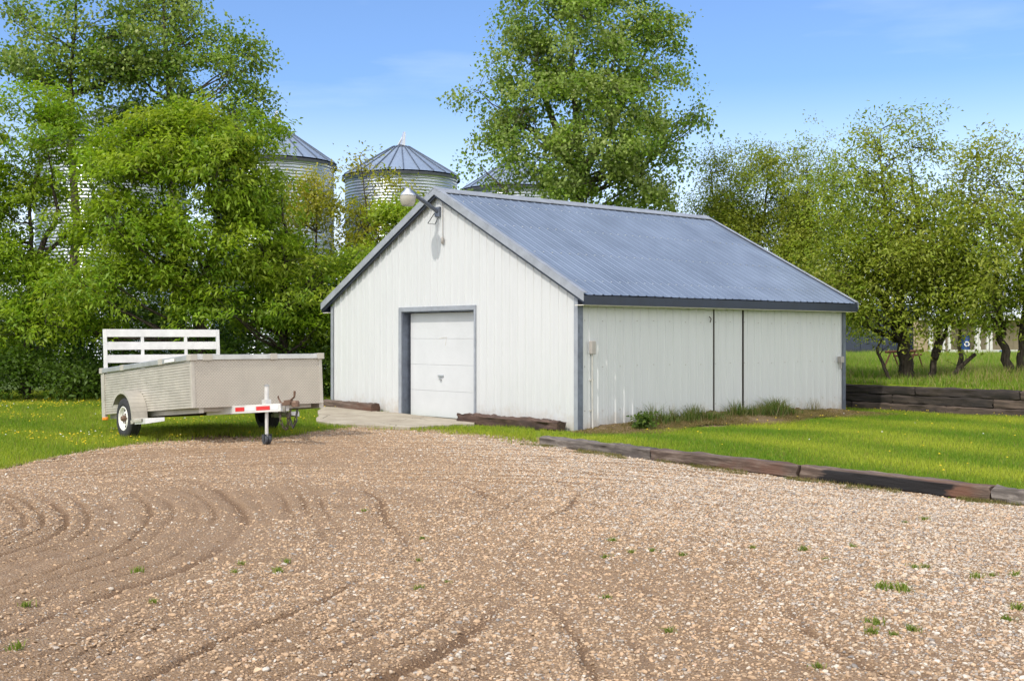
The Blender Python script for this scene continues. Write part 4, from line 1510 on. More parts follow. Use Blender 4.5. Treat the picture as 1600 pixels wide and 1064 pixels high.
# front row of maples
tree('maple_tree', 'maple with a dark slender trunk and open crown at the edge of the frame', 'maple',
     [st((38, 615, 31), (46, 500, 31), (50, 400, 31), (46, 320, 31), (62, 250, 31)), st((48, 430, 31), (90, 330, 31), (75, 230, 31))],
     [blob(25, 300, 31, 60, 60, 1.2, .7), blob(100, 230, 31, 70, 60, 1.2, .8), blob(55, 180, 31, 70, 45, 1.2, .7), blob(20, 420, 30.5, 65, 55, 1.2), blob(120, 330, 31, 55, 50, 1.0, .6), blob(-30, 350, 31, 70, 90, 1.4), blob(30, 520, 30.3, 75, 60, 1.2),
      blob(90, 430, 30.2, 60, 40, .9), blob(-40, 200, 31, 60, 60, 1.2, .7)], 13, gL, r0=.13, gaps=.02, limbs=3)
tree('maple_tree', 'broad bright green maple spreading over the trailer', 'maple',
     [st((312, 620, 30), (316, 520, 30), (318, 440, 30), (335, 370, 30), (350, 290, 30)), st((316, 480, 30), (270, 380, 30), (250, 280, 30)), st((322, 420, 30), (390, 350, 30))],
     [blob(290, 215, 30, 85, 55, 1.3), blob(240, 280, 29.6, 85, 65, 1.3), blob(345, 260, 29.6, 80, 60, 1.3), blob(185, 350, 29.3, 75, 60, 1.2), blob(275, 360, 29.3, 85, 60, 1.2), blob(362, 235, 29.8, 50, 55, 1.0), blob(385, 205, 30, 28, 30, .8), blob(160, 440, 29.2, 75, 45, 1.1),
      blob(250, 440, 29.3, 80, 50, 1.1, .8), blob(210, 240, 30, 60, 60, 1.1), blob(110, 500, 29, 70, 28, .9, .9)], 14, gL, r0=.19, gaps=.03, limbs=3)
tree('maple_tree', 'rounded maple next to the barn with leaves reaching the roof edge', 'maple',
     [st((440, 620, 31), (442, 500, 31), (448, 400, 31), (440, 300, 31)), st((442, 500, 31), (490, 430, 31))],
     [blob(410, 335, 30.5, 48, 50, 1.1), blob(445, 400, 30.5, 58, 50, 1.2), blob(385, 390, 30.2, 60, 60, 1.1), blob(490, 450, 30.5, 50, 50, 1.0), blob(420, 470, 30.2, 80, 50, 1.1), blob(350, 470, 29.8, 60, 40, 1.0), blob(400, 300, 30.6, 40, 50, .9),
      blob(490, 530, 30.5, 50, 60, 1.0), blob(540, 440, 31.5, 50, 42, 1.0), blob(555, 400, 32.0, 35, 40, .9, .8)], 15, gL, r0=.15, gaps=.03, limbs=3)
tree('young_tree', 'yellow green columnar young tree against the half hidden grain bin', 'yellow',
     [st((497, 600, 36), (496, 420, 36), (492, 280, 36))], [blob(470, 300, 36, 32, 40, .6, .8), blob(495, 300, 36, 22, 40, .5, .6), blob(492, 355, 36, 28, 45, .6), blob(455, 340, 36, 30, 40, .6), blob(478, 290, 36, 22, 35, .5, .6), blob(496, 410, 36, 32, 45, .6), blob(508, 300, 36, 14, 22, .4, .6)], 16, r0=.07, gaps=.05, limbs=2)
tree('young_tree', 'thin yellowish young tree with bare twigs in front of the clear grain bin', 'yellow',
     [st((572, 600, 36), (570, 420, 36), (574, 330, 36), (562, 245, 36))], [blob(575, 330, 36, 30, 40, .7, .75), blob(600, 280, 36, 26, 22, .5, .4), blob(555, 390, 36, 32, 35, .6), blob(568, 265, 36, 22, 25, .5, .3), blob(590, 370, 36, 36, 36, .7), blob(545, 330, 36, 14, 30, .4, .4)], 17, r0=.06, gaps=.08, limbs=3, twig=.9)
tree('bushy_tree', 'low bushy green tree showing over the sloping roof edge of the barn', 'maple',
     [st((625, 600, 34), (625, 450, 34), (630, 370, 34))], [blob(640, 355, 34, 45, 38, 1.0), blob(605, 400, 34, 50, 45, 1.1), blob(665, 345, 34.3, 26, 26, .7), blob(570, 440, 34, 50, 45, 1.1), blob(640, 420, 34, 50, 50, 1.1)], 18, r0=.1, limbs=2)
# dark screen behind and undergrowth below
gB = 'dense dark trees standing behind the maple row'
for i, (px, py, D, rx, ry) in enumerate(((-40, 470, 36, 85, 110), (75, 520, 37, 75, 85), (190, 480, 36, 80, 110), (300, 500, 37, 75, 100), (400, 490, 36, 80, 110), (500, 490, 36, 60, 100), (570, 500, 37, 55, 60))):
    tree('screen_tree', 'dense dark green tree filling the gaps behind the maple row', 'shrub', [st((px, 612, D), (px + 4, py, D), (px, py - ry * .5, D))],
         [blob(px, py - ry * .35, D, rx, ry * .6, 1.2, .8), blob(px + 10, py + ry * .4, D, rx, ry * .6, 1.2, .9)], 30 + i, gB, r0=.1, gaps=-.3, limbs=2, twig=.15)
gU = 'leafy shrubs under the trees behind the trailer'
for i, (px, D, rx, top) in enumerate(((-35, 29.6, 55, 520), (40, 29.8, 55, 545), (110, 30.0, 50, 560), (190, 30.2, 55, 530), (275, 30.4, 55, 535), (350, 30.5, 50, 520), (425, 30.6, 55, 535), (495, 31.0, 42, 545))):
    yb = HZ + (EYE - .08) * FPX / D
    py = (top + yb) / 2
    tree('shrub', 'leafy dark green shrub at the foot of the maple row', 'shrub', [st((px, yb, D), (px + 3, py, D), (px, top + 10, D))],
         [blob(px, py, D, rx, (yb - top) / 2 * .95, .9), blob(px + 18, py + 14, D - .3, rx * .7, (yb - top) / 2 * .7, .7)], 50 + i, gU, cat='shrub', r0=.04, gaps=-.25, limbs=3, twig=.2)

# big poplar behind the barn
tree('poplar_tree', 'huge full poplar towering behind the barn ridge', 'poplar',
     [st((912, 610, 40), (908, 400, 40), (905, 250, 40), (895, 100, 40), (885, -120, 40)), st((906, 290, 40), (860, 180, 40), (820, 60, 40)), st((906, 280, 40), (970, 170, 40), (1020, 60, 40))],
     [blob(905, 60, 39, 90, 70, 1.8), blob(830, 30, 39.5, 45, 50, 1.2), blob(985, 30, 39.5, 65, 50, 1.3), blob(1045, 70, 40, 32, 55, .9, .8), blob(900, 160, 38.6, 100, 70, 1.9), blob(990, 130, 39, 70, 65, 1.5), blob(815, 110, 39, 60, 60, 1.4), blob(770, 150, 39.6, 45, 35, 1.0, .8),
      blob(770, 200, 39.6, 35, 40, .9, .7), blob(830, 220, 39, 65, 60, 1.5), blob(920, 240, 38.6, 90, 60, 1.8), blob(1000, 215, 39, 55, 65, 1.4), blob(748, 268, 39.8, 22, 14, .5, .4), blob(835, 265, 39.2, 40, 26, 1.1, .8), blob(900, 300, 38.8, 70, 45, 1.5), blob(985, 290, 39, 60, 45, 1.3),
      blob(1035, 300, 39.3, 28, 35, .8, .8), blob(1060, 215, 40, 25, 40, .7, .5), blob(1095, 172, 40, 16, 18, .4, .6), blob(1082, 190, 40, 18, 20, .5, .4), blob(900, -40, 39.5, 110, 60, 1.8), blob(880, -130, 40, 90, 70, 1.6), blob(1055, 255, 39.8, 20, 30, .6, .5)], 21, bark='bark_pale', r0=.26, gaps=.13, limbs=3, twig=.6, dens=1.0)

# willows and mixed trees on the terrace
gW = 'olive green willows on the terrace'
tree('willow_tree', 'olive willow whose twiggy top shows behind the barn roof beside the poplar', 'willow',
     [st((1165, 600, 42), (1160, 450, 42), (1150, 370, 42), (1140, 280, 42)), st((1160, 440, 42), (1195, 340, 42), (1200, 260, 42)), st((1155, 400, 42), (1118, 330, 42), (1110, 260, 42))],
     [blob(1135, 320, 42, 45, 45, 1.1), blob(1190, 300, 42, 45, 45, 1.1), blob(1110, 275, 42, 25, 35, .7, .35), blob(1165, 250, 42, 40, 28, .9, .4), blob(1200, 245, 42, 30, 25, .8, .35), blob(1160, 370, 42, 60, 40, 1.2), blob(1215, 370, 42, 40, 50, 1.0), blob(1100, 330, 42, 25, 35, .7, .7), blob(1180, 430, 42, 60, 50, 1.2)],
     22, gW, r0=.13, gaps=.1, limbs=5, twig=.8)
tree('willow_tree', 'willow with a rounded yellow green top above the slope of the barn roof', 'willow',
     [st((1270, 600, 41), (1268, 480, 41), (1262, 380, 41), (1262, 270, 41)), st((1268, 420, 41), (1290, 340, 41))],
     [blob(1265, 265, 41, 32, 30, .8, .9), blob(1262, 235, 41, 35, 20, .7, .3), blob(1245, 310, 41, 38, 40, .9, .7), blob(1285, 320, 41, 32, 40, .9, .6), blob(1265, 380, 41, 50, 45, 1.1), blob(1255, 440, 41, 55, 40, 1.1), blob(1295, 420, 41, 40, 45, 1.0, .8), blob(1240, 400, 41, 40, 40, 1.0), blob(1310, 350, 41, 40, 50, 1.0, .8), blob(1225, 330, 41, 30, 40, .9, .6), blob(1320, 480, 41, 40, 40, 1.0)],
     23, gW, r0=.11, gaps=.08, limbs=4, twig=.7)
tree('willow_tree', 'spreading willow with the thickest trunk, standing in front of the navy shed', 'willow',
     [st((1421, 612, 29.5), (1414, 560, 29.5), (1408, 500, 29.5), (1400, 430, 29.5), (1385, 340, 29.5), (1375, 250, 29.5)), st((1410, 510, 29.5), (1360, 440, 29.5), (1340, 380, 29.5)), st((1404, 450, 29.5), (1440, 380, 29.5), (1425, 280, 29.5))],
     [blob(1375, 395, 29, 75, 50, 1.3), blob(1330, 430, 29, 45, 45, 1.0, .9), blob(1430, 400, 29, 55, 50, 1.2), blob(1400, 455, 28.8, 70, 40, 1.1, .9), blob(1345, 478, 28.7, 40, 26, .9), blob(1430, 476, 29, 40, 28, .9, .8), blob(1360, 320, 29.5, 55, 45, 1.2, .5),
      blob(1415, 310, 29.5, 45, 50, 1.1, .45), blob(1330, 270, 29.5, 40, 35, .9, .45), blob(1375, 245, 29.8, 50, 38, 1.0, .4), blob(1415, 235, 29.8, 32, 35, .8, .35), blob(1372, 205, 29.8, 18, 20, .5, .35), blob(1310, 370, 29.5, 35, 40, .9, .6), blob(1325, 255, 29.6, 22, 22, .5, .9), blob(1300, 450, 30, 40, 40, .9), blob(1455, 350, 30, 40, 50, 1.0, .5)], 24, gW, r0=.21, gaps=.05, limbs=4, twig=.75)
tree('willow_tree', 'slim leaning willow with forked stems behind the timber retaining wall', 'willow',
     [st((1450, 612, 29), (1458, 560, 29), (1470, 510, 29), (1478, 450, 29), (1470, 330, 29)), st((1492, 612, 28.6), (1498, 560, 28.6), (1502, 500, 28.6), (1500, 440, 28.6)), st((1460, 560, 29), (1478, 520, 29), (1500, 460, 29))],
     [blob(1485, 430, 28.8, 45, 50, 1.0), blob(1510, 470, 28.6, 40, 32, .9, .8), blob(1460, 450, 29, 35, 45, .9, .7), blob(1475, 360, 29, 45, 45, 1.0, .4), blob(1465, 290, 29.3, 40, 45, .9, .28), blob(1500, 395, 29, 32, 35, .8, .6), blob(1480, 482, 28.8, 40, 18, .8, .6), blob(1520, 420, 29.5, 40, 50, .9)], 25, gW, r0=.1, gaps=.06, limbs=4, twig=.9)
tree('willow_tree', 'willow with a split double trunk at the end of the retaining wall', 'willow',
     [st((1586, 616, 28), (1576, 570, 28), (1564, 520, 28), (1556, 450, 28), (1545, 330, 28)), st((1590, 610, 28), (1594, 560, 28), (1601, 480, 28), (1603, 380, 28), (1600, 270, 28))],
     [blob(1545, 430, 27.7, 50, 50, 1.1), blob(1595, 400, 27.7, 50, 55, 1.1), blob(1560, 480, 27.7, 45, 28, .9, .7), blob(1620, 470, 27.8, 50, 50, 1.1), blob(1545, 350, 28, 48, 45, 1.0, .5), blob(1600, 320, 28, 50, 50, 1.0, .55), blob(1530, 275, 28.2, 38, 38, .9, .35), blob(1585, 245, 28.2, 35, 35, .8, .4),
      blob(1515, 310, 28.2, 30, 30, .8, .4), blob(1650, 360, 28, 60, 70, 1.3, .7), blob(1610, 245, 28.2, 25, 25, .6, .4), blob(1660, 460, 28, 50, 50, 1.1)], 26, gW, r0=.15, gaps=.06, limbs=4, twig=.8)
print('leaves', LEAVES[0])

# fallen limbs under the willows
def limb_thing(pts, rads, label, seed):
    r_ = np.random.default_rng(seed)
    pts = [np.array(p) for p in pts]
    fine, rr = [], []
    for i, (a, b_) in enumerate(zip(pts, pts[1:])):
        for k in range(5):
            t = k / 5
            fine.append(a + (b_ - a) * t + r_.normal(0, .012, 3))
            rr.append(rads[i] + (rads[i + 1] - rads[i]) * t)
    fine.append(pts[-1])
    rr.append(rads[-1])
    m = MB().tube(fine, rr, 8)
    for k in range(3):
        q = fine[int(len(fine) * (.5 + .15 * k))]
        m.tube([q, q + np.array([r_.normal(0, .1), r_.normal(0, .1), .16]), q + np.array([r_.normal(0, .2), r_.normal(0, .2), .34])], [.015, .01, .004], 5)
    tag(m.build('dead_branch', M['bark'], smooth=True, origin=pts[0]), label, 'branch')
limb_thing(st((1462, 612, 28.4), (1490, 585, 28.4), (1524, 553, 28.4)), [.075, .06, .045], 'thick dead branch leaning up past the slim forked willow', 1)
limb_thing(st((1398, 610, 28.8), (1382, 575, 28.9), (1370, 545, 29.0), (1378, 530, 29)), [.05, .045, .035, .015], 'bent dead branch leaning beside the thickest willow trunk', 2)

# ------------------------------------------------------------------ far sheds and the rusty frame
def navy_shed():
    D = 75
    p0, p1 = at(1240, 555, D), at(1449, 555, D)
    z0, z1 = TZ - .1, EYE + (HZ - 486) / FPX * D
    root = thing('navy_shed', 'dark navy metal shed seen beneath the willow branches', 'shed', (p0[0], p0[1], z0))
    w = p1[0] - p0[0]
    for k in range(6):
        MB().box((p0[0] + w * k / 6, D, z0), (w / 6 - .025, 0, 0), (0, .08, 0), (0, 0, z1 - z0)).build('wall_panel', M['navy'], root)
    MB().box((p0[0], D + .09, z0), (w, 0, 0), (0, 5, 0), (0, 0, z1 - z0 - .02)).build('wall', M['navy2'], root)
    MB().box((p0[0], D - .05, EYE + (HZ - 549) / FPX * D), (w, 0, 0), (0, .045, 0), (0, 0, .14)).build('band', M['navy2'], root)
    r_ = MB()
    r_.add([(p0[0] - .2, D - .3, z1), (p1[0] + .1, D - .3, z1), (p1[0] + .1, D + 2.6, z1 + .5), (p0[0] - .2, D + 2.6, z1 + .5), (p1[0] + .1, D + 5.3, z1), (p0[0] - .2, D + 5.3, z1)], [(0, 1, 2, 3), (3, 2, 4, 5)])
    r_.build('roof', M['navy'], root)
navy_shed()
def open_shed():
    D = 72
    k = D / FPX
    x = lambda px: (px - 800) * k
    z = lambda py: EYE + (HZ - py) * k
    z0 = TZ - .05
    root = thing('open_shed', 'open fronted shed of white posts and tan panels beyond the tall grass', 'shed', (x(1452), D, z0))
    top = z(500)
    for px, w in ((1452, 6), (1474, 3), (1482, 4), (1524, 5), (1529.5, 3), (1542, 3.2), (1547, 4), (1597, 4), (1640, 4)):
        MB().box((x(px), D, z0), (w * k, 0, 0), (0, .16, 0), (0, 0, top - z0)).build('post', M['white'], root)
    for a, b_ in ((1440, 1478), (1478.4, 1526), (1526.4, 1544), (1544.4, 1598), (1598.4, 1660)):
        MB().box((x(a), D + 1.4, z0 + .2), ((b_ - a) * k, 0, 0), (0, .05, 0), (0, 0, top - z0 - .2)).build('back_panel', M['tan'], root)
    for a, b_ in ((1458, 1474), (1486, 1524), (1532.6, 1541.8), (1551, 1596.8), (1601, 1639.8)):
        MB().box((x(a), D + .03, z(551)), ((b_ - a) * k, 0, 0), (0, .09, 0), (0, 0, 4.5 * k)).build('rail', M['white'], root)
    MB().box((x(1446), D - .3, top), ((1660 - 1446) * k, 0, 0), (0, 3.2, 0), (0, 0, .14)).build('roof', M['white'], root)
    for px, py, r_, lb in ((1515.5, 549, .26, 'blue plastic barrel with a pale ring inside the open shed'), (1562, 557.5, .22, 'low blue tub beside the white rail of the open shed')):
        c = np.array([x(px), D + (.7 if px < 1550 else -.5), z0])
        hgt = (z(524) - z0) if px < 1550 else .42
        m = MB().lathe(c, (0, 0, 1), [(.001, 0), (r_, 0), (r_ * 1.06, hgt * .2), (r_, hgt * .4), (r_ * 1.06, hgt * .62), (r_, hgt * .8), (r_ * .92, hgt), (.001, hgt)], 18)
        b = tag(m.build('barrel', M['blue'], smooth=True, origin=c), lb, 'barrel')
        if px < 1550:
            cc = c + np.array([-.02, -r_ * 1.02, hgt * .6])
            MB().lathe(cc, (0, -1, 0), [(.10, .0), (.10, .03), (.17, .03), (.17, 0)], 18).build('ring', M['plate'], b)
open_shed()
def trestle():
    D = 33
    root = thing('trestle', 'rusty steel trestle with splayed legs standing in the tall grass behind the willow', 'trestle', tuple(at(1405, 590, D)))
    MB().tube([at(1383, 550, D), at(1443, 548, D)], .035, 8).build('beam', M['rust'], root)
    MB().tube([at(1396, 556, D + .5), at(1440, 554, D + .5)], .03, 8).build('beam', M['rust'], root)
    for a, b_ in (((1392, 550, D), (1372, 596, D - .2)), ((1396, 552, D), (1412, 594, D + .3)), ((1430, 549, D), (1414, 594, D - .1)), ((1434, 549, D), (1447, 592, D + .2))):
        MB().tube([at(*a), at(*b_)], .022, 6).build('leg', M['rust'], root)
    MB().tube([at(1378, 585, D - .1), at(1444, 584, D)], .014, 6).build('brace', M['rust'], root)
trestle()

# ------------------------------------------------------------------ grass
def blades(r_, x, y, z, h, w, lean, cols, tip=(1.15, 1.1, 1.0)):
    n = len(x)
    a = r_.uniform(0, 2 * math.pi, n)
    ld = r_.uniform(0, 2 * math.pi, n)
    le = np.abs(r_.normal(0, 1, n)) * lean * h
    b0 = np.stack([x - np.cos(a) * w / 2, y - np.sin(a) * w / 2, z - .01], -1)
    b1 = np.stack([x + np.cos(a) * w / 2, y + np.sin(a) * w / 2, z - .01], -1)
    tp = np.stack([x + np.cos(ld) * le, y + np.sin(ld) * le, z + h], -1)
    V = np.stack([b0, b1, tp], 1).reshape(-1, 3)
    F = np.arange(3 * n).reshape(-1, 3)
    t = np.stack([cols * .8, cols * .8, cols * np.array(tip)], 1).reshape(-1, 3)
    return V, F, t
def tall_blades(r_, x, y, z, h, w, lean, cols):
    """blade in two segments that bends over"""
    n = len(x)
    a = r_.uniform(0, 2 * math.pi, n)
    ld = r_.uniform(0, 2 * math.pi, n)
    le = np.abs(r_.normal(0, 1, n)) * lean * h
    dx, dy = np.cos(ld) * le, np.sin(ld) * le
    cx_, cy_ = np.cos(a) * w / 2, np.sin(a) * w / 2
    v = [np.stack([x - cx_, y - cy_, z - .02], -1), np.stack([x + cx_, y + cy_, z - .02], -1),
         np.stack([x + cx_ * .7 + dx * .3, y + cy_ * .7 + dy * .3, z + h * .6], -1), np.stack([x - cx_ * .7 + dx * .3, y - cy_ * .7 + dy * .3, z + h * .6], -1),
         np.stack([x + dx, y + dy, z + h], -1), np.stack([x + dx * .98, y + dy * .98, z + h * .99], -1)]
    V = np.stack(v, 1).reshape(-1, 3)
    i = np.arange(n)[:, None] * 6
    F = np.concatenate([i + np.array([0, 1, 2, 3]), i + np.array([3, 2, 4, 5])], 0)
    return V, F, np.repeat(cols, 6, 0)
def grass_cols(r_, n, a=(.105, .17, .012), b_=(.20, .24, .02), k=None):
    t = (r_.random((n, 1)) if k is None else np.clip(k[:, None] + r_.normal(0, .22, (n, 1)), 0, 1))
    c = np.array(a) * (1 - t) + np.array(b_) * t
    dry = r_.random((n, 1)) < .05
    c = np.where(dry, np.array((.28, .23, .09)), c)
    return c * r_.uniform(.75, 1.2, (n, 1))

TRX, TRY = -5.2, 20.2
def bank_dist(x, y):
    """distance out from the long wall of the barn (and how far along)"""
    a = (x - CX) * S2[0] + (y - CY) * S2[1]
    b = -((x - CX) * T2[0] + (y - CY) * T2[1])
    return a, b
# cut lawn by the barn
n = 520000
x = rng.uniform(0.5, 15, n)
y = rng.uniform(7, 31, n)
al, bk = tie_side(x, y)
a_, b_ = bank_dist(x, y)
wd_ = (x - WL0[0]) * WN_[0] + (y - WL0[1]) * WN_[1]
bw = .85 + .28 * wob(x, y, 1.4)
k = (bk > .2) & ~in_barn(x, y, .03) & (wd_ < -.06) & (np.abs(x) < .62 * y + 1)
k &= ~((a_ > -.4) & (a_ < BL + .3) & (b_ < bw) & (rng.random(n) < .93))
x, y = x[k], y[k]
stripe = .5 + .5 * np.sin((tie_side(x, y)[1] * .9 + .25 * tie_side(x, y)[0]) * 2.6 + .5 * wob(x * .3, y * .3))
cols = grass_cols(rng, len(x), (.13, .25, .018), (.46, .50, .06), .08 + .55 * stripe + .32 * wob(x * .5, y * .5))
V, F, t = blades(rng, x, y, height(x, y), rng.uniform(.025, .065, len(x)) , rng.uniform(.007, .013, len(x)), .5, cols)
tag(obj('lawn_grass', V, F, M['blade'], tint=t), 'short bright green mown grass between the barn and the timber edging', 'grass', kind='stuff')
# lawn round the trailer
n = 520000
x = rng.uniform(-18, 1.0, n)
y = rng.uniform(11, 34, n)
e = y - edge_y(x)
fade = sstep(-.5, 1.15, e + .4 * wob(x, y, 1.3) + .25 * wob(x, y, 3.7, 2))
k = (rng.random(n) < fade ** 2.8) & ~in_barn(x, y, .05) & ~inside(APR, x, y) & (np.abs(x) < .5 * y + 1) & ((x < -1.0) | (y < 22)) & (tie_side(x, y)[1] < .0 + 100 * (x < .4))
x, y, e = x[k], y[k], e[k]
worn = np.exp(-((x + 4.6) ** 2 / 1.6 + (y - 19.4) ** 2 / .5))
k = rng.random(len(x)) > worn * .8
x, y, e = x[k], y[k], e[k]
cols = grass_cols(rng, len(x), (.14, .25, .018), (.40, .45, .05), .4 + .45 * wob(x * .5, y * .5, 1, 2))
h = rng.uniform(.03, .08, len(x)) * (1 + .7 * np.exp(-((x + 5.2) ** 2 + (y - 20.5) ** 2) / 2.5)) * (1 + .8 * sstep(28, 31, y))
V, F, t = blades(rng, x, y, height(x, y), h, rng.uniform(.008, .015, len(x)), .5, cols)
tag(obj('lawn_grass', V, F, M['blade'], tint=t), 'dandelion strewn grass around and under the trailer', 'grass', kind='stuff')
# tall rough grass on the terrace
n = 170000
y = 22 + 50 * rng.uniform(0, 1, n) ** 1.5
x = rng.uniform(1285, 1680, n)
x = (x - 800) / FPX * y
d = (x - WL0[0]) * WN_[0] + (y - WL0[1]) * WN_[1]
k = ~in_barn(x, y, .2) & (d > .22)
x, y, d = x[k], y[k], d[k]
dry = (rng.random(len(x)) < (.14 + .12 * wob(x * .5, y * .5, 1, 2) + .5 * np.exp(-((x - 11.8) ** 2 / 2.5 + (y - 30) ** 2 / 8))))[:, None]
cols = np.where(dry, np.array((.42, .36, .16)), grass_cols(rng, len(x), (.14, .27, .02), (.30, .38, .05)))
V, F, t = tall_blades(rng, x, y, np.full(len(x), TZ - .02), rng.uniform(.08, .40, len(x)) * (1 + .55 * wob(x * .8, y * .8, 1, 4)) * np.clip(.25 + d * .5, 0, 1), rng.uniform(.012, .028, len(x)), .35, cols)
tag(obj('tall_grass', V, F, M['blade'], tint=t), 'uncut green and straw coloured grass on the terrace under the willows', 'grass', kind='stuff')

# bank of earth and dry clippings along the barn foot
def bank():
    V, F = [], []
    nA, nB = 90, 12
    for i in range(nA + 1):
        a = -.25 + (BL + .75) * i / nA
        hgt = (.07 + .13 * math.exp(-((a - 4.6) / 2.6) ** 2)) * (1 + .3 * math.sin(a * 3.1) * math.sin(a * 1.3)) * float(sstep(-.25, .8, a)) * float(sstep(BL + .4, BL - .5, a))
        wdt = .85 + .25 * math.sin(a * 1.7) + .12 * math.sin(a * 4.3 + 1)
        for j in range(nB + 1):
            t = j / nB
            q = B(a, -(.0 + t * wdt), 0)
            zz = float(height(q[0], q[1]))
            q[2] = zz + hgt * (1 - t) ** 1.3 + .02 * (1 - t) * random.uniform(-1, 1) - (.012 if j == nB else 0)
            V.append(q)
    for i in range(nA):
        for j in range(nB):
            a = i * (nB + 1) + j
            F.append((a, a + nB + 1, a + nB + 2, a + 1)[::-1])
    tag(obj('earth_bank_ground', V, F, M['dirt'], smooth=True), kind='structure')
bank()
n = 42000
a = rng.uniform(-.2, BL + .4, n)
b_ = rng.uniform(.02, 1.2, n) * (.75 + .25 * np.sin(a * 1.7))
P_ = CN[None, :] + S2[None, :] * a[:, None] - T2[None, :] * b_[:, None]
hh = (.07 + .13 * np.exp(-((a - 4.6) / 2.6) ** 2)) * np.clip(1 - b_ / .88, 0, 1) ** 1.3 * sstep(-.25, .8, a) * sstep(BL + .4, BL - .5, a)
pal = np.array([(.30, .235, .13), (.22, .165, .09), (.36, .29, .17), (.14, .15, .035), (.17, .125, .07)])
cols = pal[rng.integers(0, 5, n)] * rng.uniform(.7, 1.15, (n, 1))
V, F, t = blades(rng, P_[:, 0], P_[:, 1], height(P_[:, 0], P_[:, 1]) + hh, rng.uniform(.01, .045, n), rng.uniform(.010, .02, n), 2.6, cols)
tag(obj('grass_clippings', V, F, M['blade'], tint=t), 'dry brown grass clippings heaped along the long wall of the barn', 'clippings', kind='stuff')

# weeds against the long wall
def clump(name, label, a, out, n_, h, w, spread, cols, seed, lean=.5, leafy=False):
    r_ = np.random.default_rng(seed)
    c = B(a, -out, 0)
    c[2] = float(height(c[0], c[1])) + .03 + (.05 if 1.5 < a < 7 else 0)
    n = n_
    dx, dy = r_.normal(0, 1, n) * spread[0], r_.normal(0, 1, n) * spread[1]
    px_ = c[0] + S2[0] * dx - T2[0] * np.abs(dy)
    py_ = c[1] + S2[1] * dx - T2[1] * np.abs(dy)
    tt = np.array(cols)[r_.integers(0, len(cols), n)] * r_.uniform(.75, 1.2, (n, 1))
    if leafy:
        cen = np.stack([px_, py_, c[2] + r_.uniform(.02, h, n)], -1)
        ow = norm(cen - c)
        V, F, t = leaf_cloud(r_, cen, ow, .03, 3, w * 2.4, w * 1.5, .3, .6, cols, tt)
    else:
        hv = r_.uniform(.35, 1, n) * h * np.exp(-(dx / spread[0]) ** 2 * .3)
        V, F, t = tall_blades(r_, px_, py_, np.full(n, c[2]), hv, np.full(n, w), lean, tt)
    o = obj(name, V, F, M['blade'], tint=t, origin=c)
    return tag(o, label, 'weed', 'weeds growing against the barn')
gc = [(.07, .12, .02), (.10, .16, .03), (.14, .18, .05), (.22, .19, .09)]
clump('weed_clump', 'round leafy green weed standing out from the barn wall beside the meter conduit', 1.15, .42, 120, .27, .032, (.12, .12), [(.05, .10, .015), (.08, .14, .02), (.12, .18, .03)], 1, leafy=True)
clump('grass_clump', 'thin grey green grass tuft next to the round leafy weed', 1.75, .18, 160, .46, .013, (.22, .06), gc, 2)
clump('grass_clump', 'dense green grass tuft halfway between the leafy weed and the wall joints', 2.95, .15, 330, .38, .014, (.30, .07), gc, 3)
clump('grass_clump', 'small grass tuft between the two halfway tufts', 2.35, .12, 120, .34, .013, (.16, .05), gc, 7)
clump('grass_clump', 'upright grass tuft between the two dark wall joints', 4.2, .15, 240, .44, .014, (.22, .06), gc, 4)
clump('grass_clump', 'largest arching green grass clump beyond the second wall joint', 5.35, .22, 650, .44, .015, (.34, .12), gc, 5, lean=.8)
clump('grass_clump', 'sparse dry grass tuft towards the far end of the barn wall', 6.9, .12, 60, .36, .011, (.25, .04), [(.22, .19, .10), (.16, .15, .07), (.12, .14, .04)], 6)

for k_, (a, h_, n_, sp_) in enumerate(((2.05, .22, 150, .2), (3.35, .26, 200, .24), (3.7, .2, 120, .2), (4.6, .3, 220, .2), (4.9, .34, 260, .22), (5.8, .26, 200, .25), (6.3, .14, 70, .2), (2.65, .26, 160, .18))):
    clump('grass_clump', 'low ragged grass tuft filling the strip between the taller tufts along the wall', a, .16 + .05 * math.sin(k_ * 2), n_, h_, .013, (sp_, .12), gc, 40 + k_, lean=.8)

# little green weeds pushing through the gravel
WEED = None
gs = 'small green weeds pushing through the gravel'
def weed_at(px, py, s, seed):
    global WEED
    p = gd(px, py)
    z = float(gz(p[0], p[1]))
    if WEED is None:
        WEED = []
        for q in range(3):
            r_ = np.random.default_rng(90 + q)
            n = 46
            ang = r_.uniform(0, 6.28, n)
            rad = np.abs(r_.normal(0, .028, n))
            tt = np.array([(.14, .21, .03), (.20, .27, .05), (.28, .30, .08)])[r_.integers(0, 3, n)]
            V, F, t = tall_blades(r_, np.cos(ang) * rad, np.sin(ang) * rad, np.zeros(n), r_.uniform(.02, .065, n), r_.uniform(.007, .013, n), .9, tt)
            me = raw_mesh('small_weed', V, F)
            me.materials.append(M['blade'])
            ca = me.color_attributes.new('tint', 'FLOAT_COLOR', 'POINT')
            ca.data.foreach_set('color', np.concatenate([t, np.ones((len(t), 1))], 1).astype(np.float32).ravel())
            WEED.append(me)
    o = bpy.data.objects.new('small_weed', WEED[seed % 3])
    o.location = (p[0], p[1], z)
    o.scale = (s * .95, s * .95, s * .7)
    o.rotation_euler = (0, 0, seed * 1.7)
    C.objects.link(o)
    tag(o, 'small tuft of green weed pushing up through the gravel', 'weed', gs)
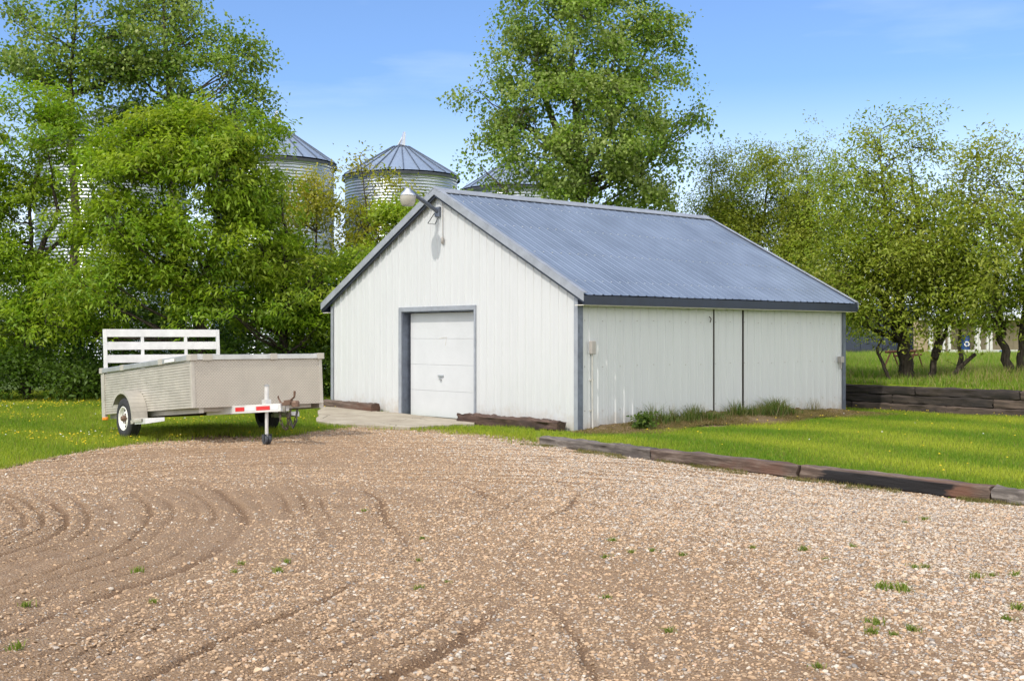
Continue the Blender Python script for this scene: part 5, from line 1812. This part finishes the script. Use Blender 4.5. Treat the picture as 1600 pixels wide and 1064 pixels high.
WPX = [(945, 875, .8), (958, 851, .9), (987, 868, .7), (1020, 866, .8), (1067, 874, .8), (1177, 862, .7), (1258, 863, 1.0), (1332, 858, .8), (1445, 815, .9), (1415, 818, .6), (1377, 922, 1.3), (1408, 925, 1.5), (1428, 892, .9), (1445, 890, .8), (1524, 908, 1.1), (1548, 902, .8),
       (1588, 902, 1.0), (1592, 955, 1.1), (1572, 968, .9), (1367, 977, 1.2), (1363, 988, 1.0), (1398, 990, .8), (1427, 984, 1.0), (1045, 987, .8), (949, 936, .7), (214, 893, 1.0), (434, 893, 1.0), (447, 877, .8), (377, 882, .8), (366, 893, .7), (38, 942, .9), (28, 1012, 1.1),
       (655, 920, .8), (660, 845, .7), (570, 800, .7), (240, 938, .7), (655, 878, .6), (700, 912, .6), (1290, 880, .6), (1280, 1043, .8)]
for i, q in enumerate(WPX):
    weed_at(*q, i)
# stray grass along the timbers and the yard edge
n = 9000
t_ = rng.uniform(-.3, 9, n)
o_ = -np.abs(rng.normal(0, .10, n)) - .005
p = TIE0[None, :] + TD[None, :] * t_[:, None] + TN[None, :] * o_[:, None]
k = wob(p[:, 0], p[:, 1], 2.2) > .15
p = p[k]
cols = np.array([(.17, .18, .05), (.26, .22, .10), (.12, .16, .03), (.30, .24, .13)])[rng.integers(0, 4, len(p))]
V, F, t = blades(rng, p[:, 0], p[:, 1], height(p[:, 0], p[:, 1]), rng.uniform(.015, .06, len(p)), rng.uniform(.006, .011, len(p)), 1.0, cols)
tag(obj('verge_grass', V, F, M['blade'], tint=t), 'straggling dry grass in the gravel along the railway ties', 'grass', kind='stuff')

# dandelions
def dandelions():
    x = np.concatenate([rng.uniform(-15, -3.2, 2600), rng.uniform(2, 12, 900)])
    y = np.concatenate([rng.uniform(17, 31, 2600), rng.uniform(12, 28, 900)])
    wd_ = (x - WL0[0]) * WN_[0] + (y - WL0[1]) * WN_[1]
    a_, b_ = bank_dist(x, y)
    right = x > 1
    k = ~is_gravel(x, y) & ~in_barn(x, y, .1) & ~inside(APR, x, y)
    k &= np.where(right, (wd_ < -.15) & (tie_side(x, y)[1] > .4) & (rng.random(len(x)) < .06 + np.exp(wd_ / 1.2) * 1.0 + .35 * np.exp(-((b_ - 1.1) / .5) ** 2)), wob(x * .6, y * .6, 1, 3) + .5 * sstep(22, 29, y) > .05)
    x, y = x[k], y[k]
    n = len(x)
    z = height(x, y) + rng.uniform(.05, .10, n)
    r0 = rng.uniform(.011, .021, n)
    V, F = [], []
    ang = np.linspace(0, 2 * math.pi, 7)[:-1]
    ring = np.stack([x[:, None] + np.cos(ang) * r0[:, None], y[:, None] + np.sin(ang) * r0[:, None], np.repeat(z[:, None], 6, 1)], -1)
    topv = np.stack([x, y - .004, z + r0 * .7], -1)[:, None, :]
    V = np.concatenate([ring, topv], 1).reshape(-1, 3)
    i = np.arange(n)[:, None] * 7
    F = np.concatenate([np.concatenate([i + q, i + (q + 1) % 6, i + 6], 1) for q in range(6)], 0)
    cols = np.where(rng.random((n, 1)) < .93, np.array((.70, .52, .02)), np.array((.7, .7, .68)))
    tag(obj('dandelion_blossoms', V, F, M['petal'], tint=np.repeat(cols, 7, 0)), 'yellow dandelion heads dotted over both lawns', 'dandelions', kind='stuff')
dandelions()
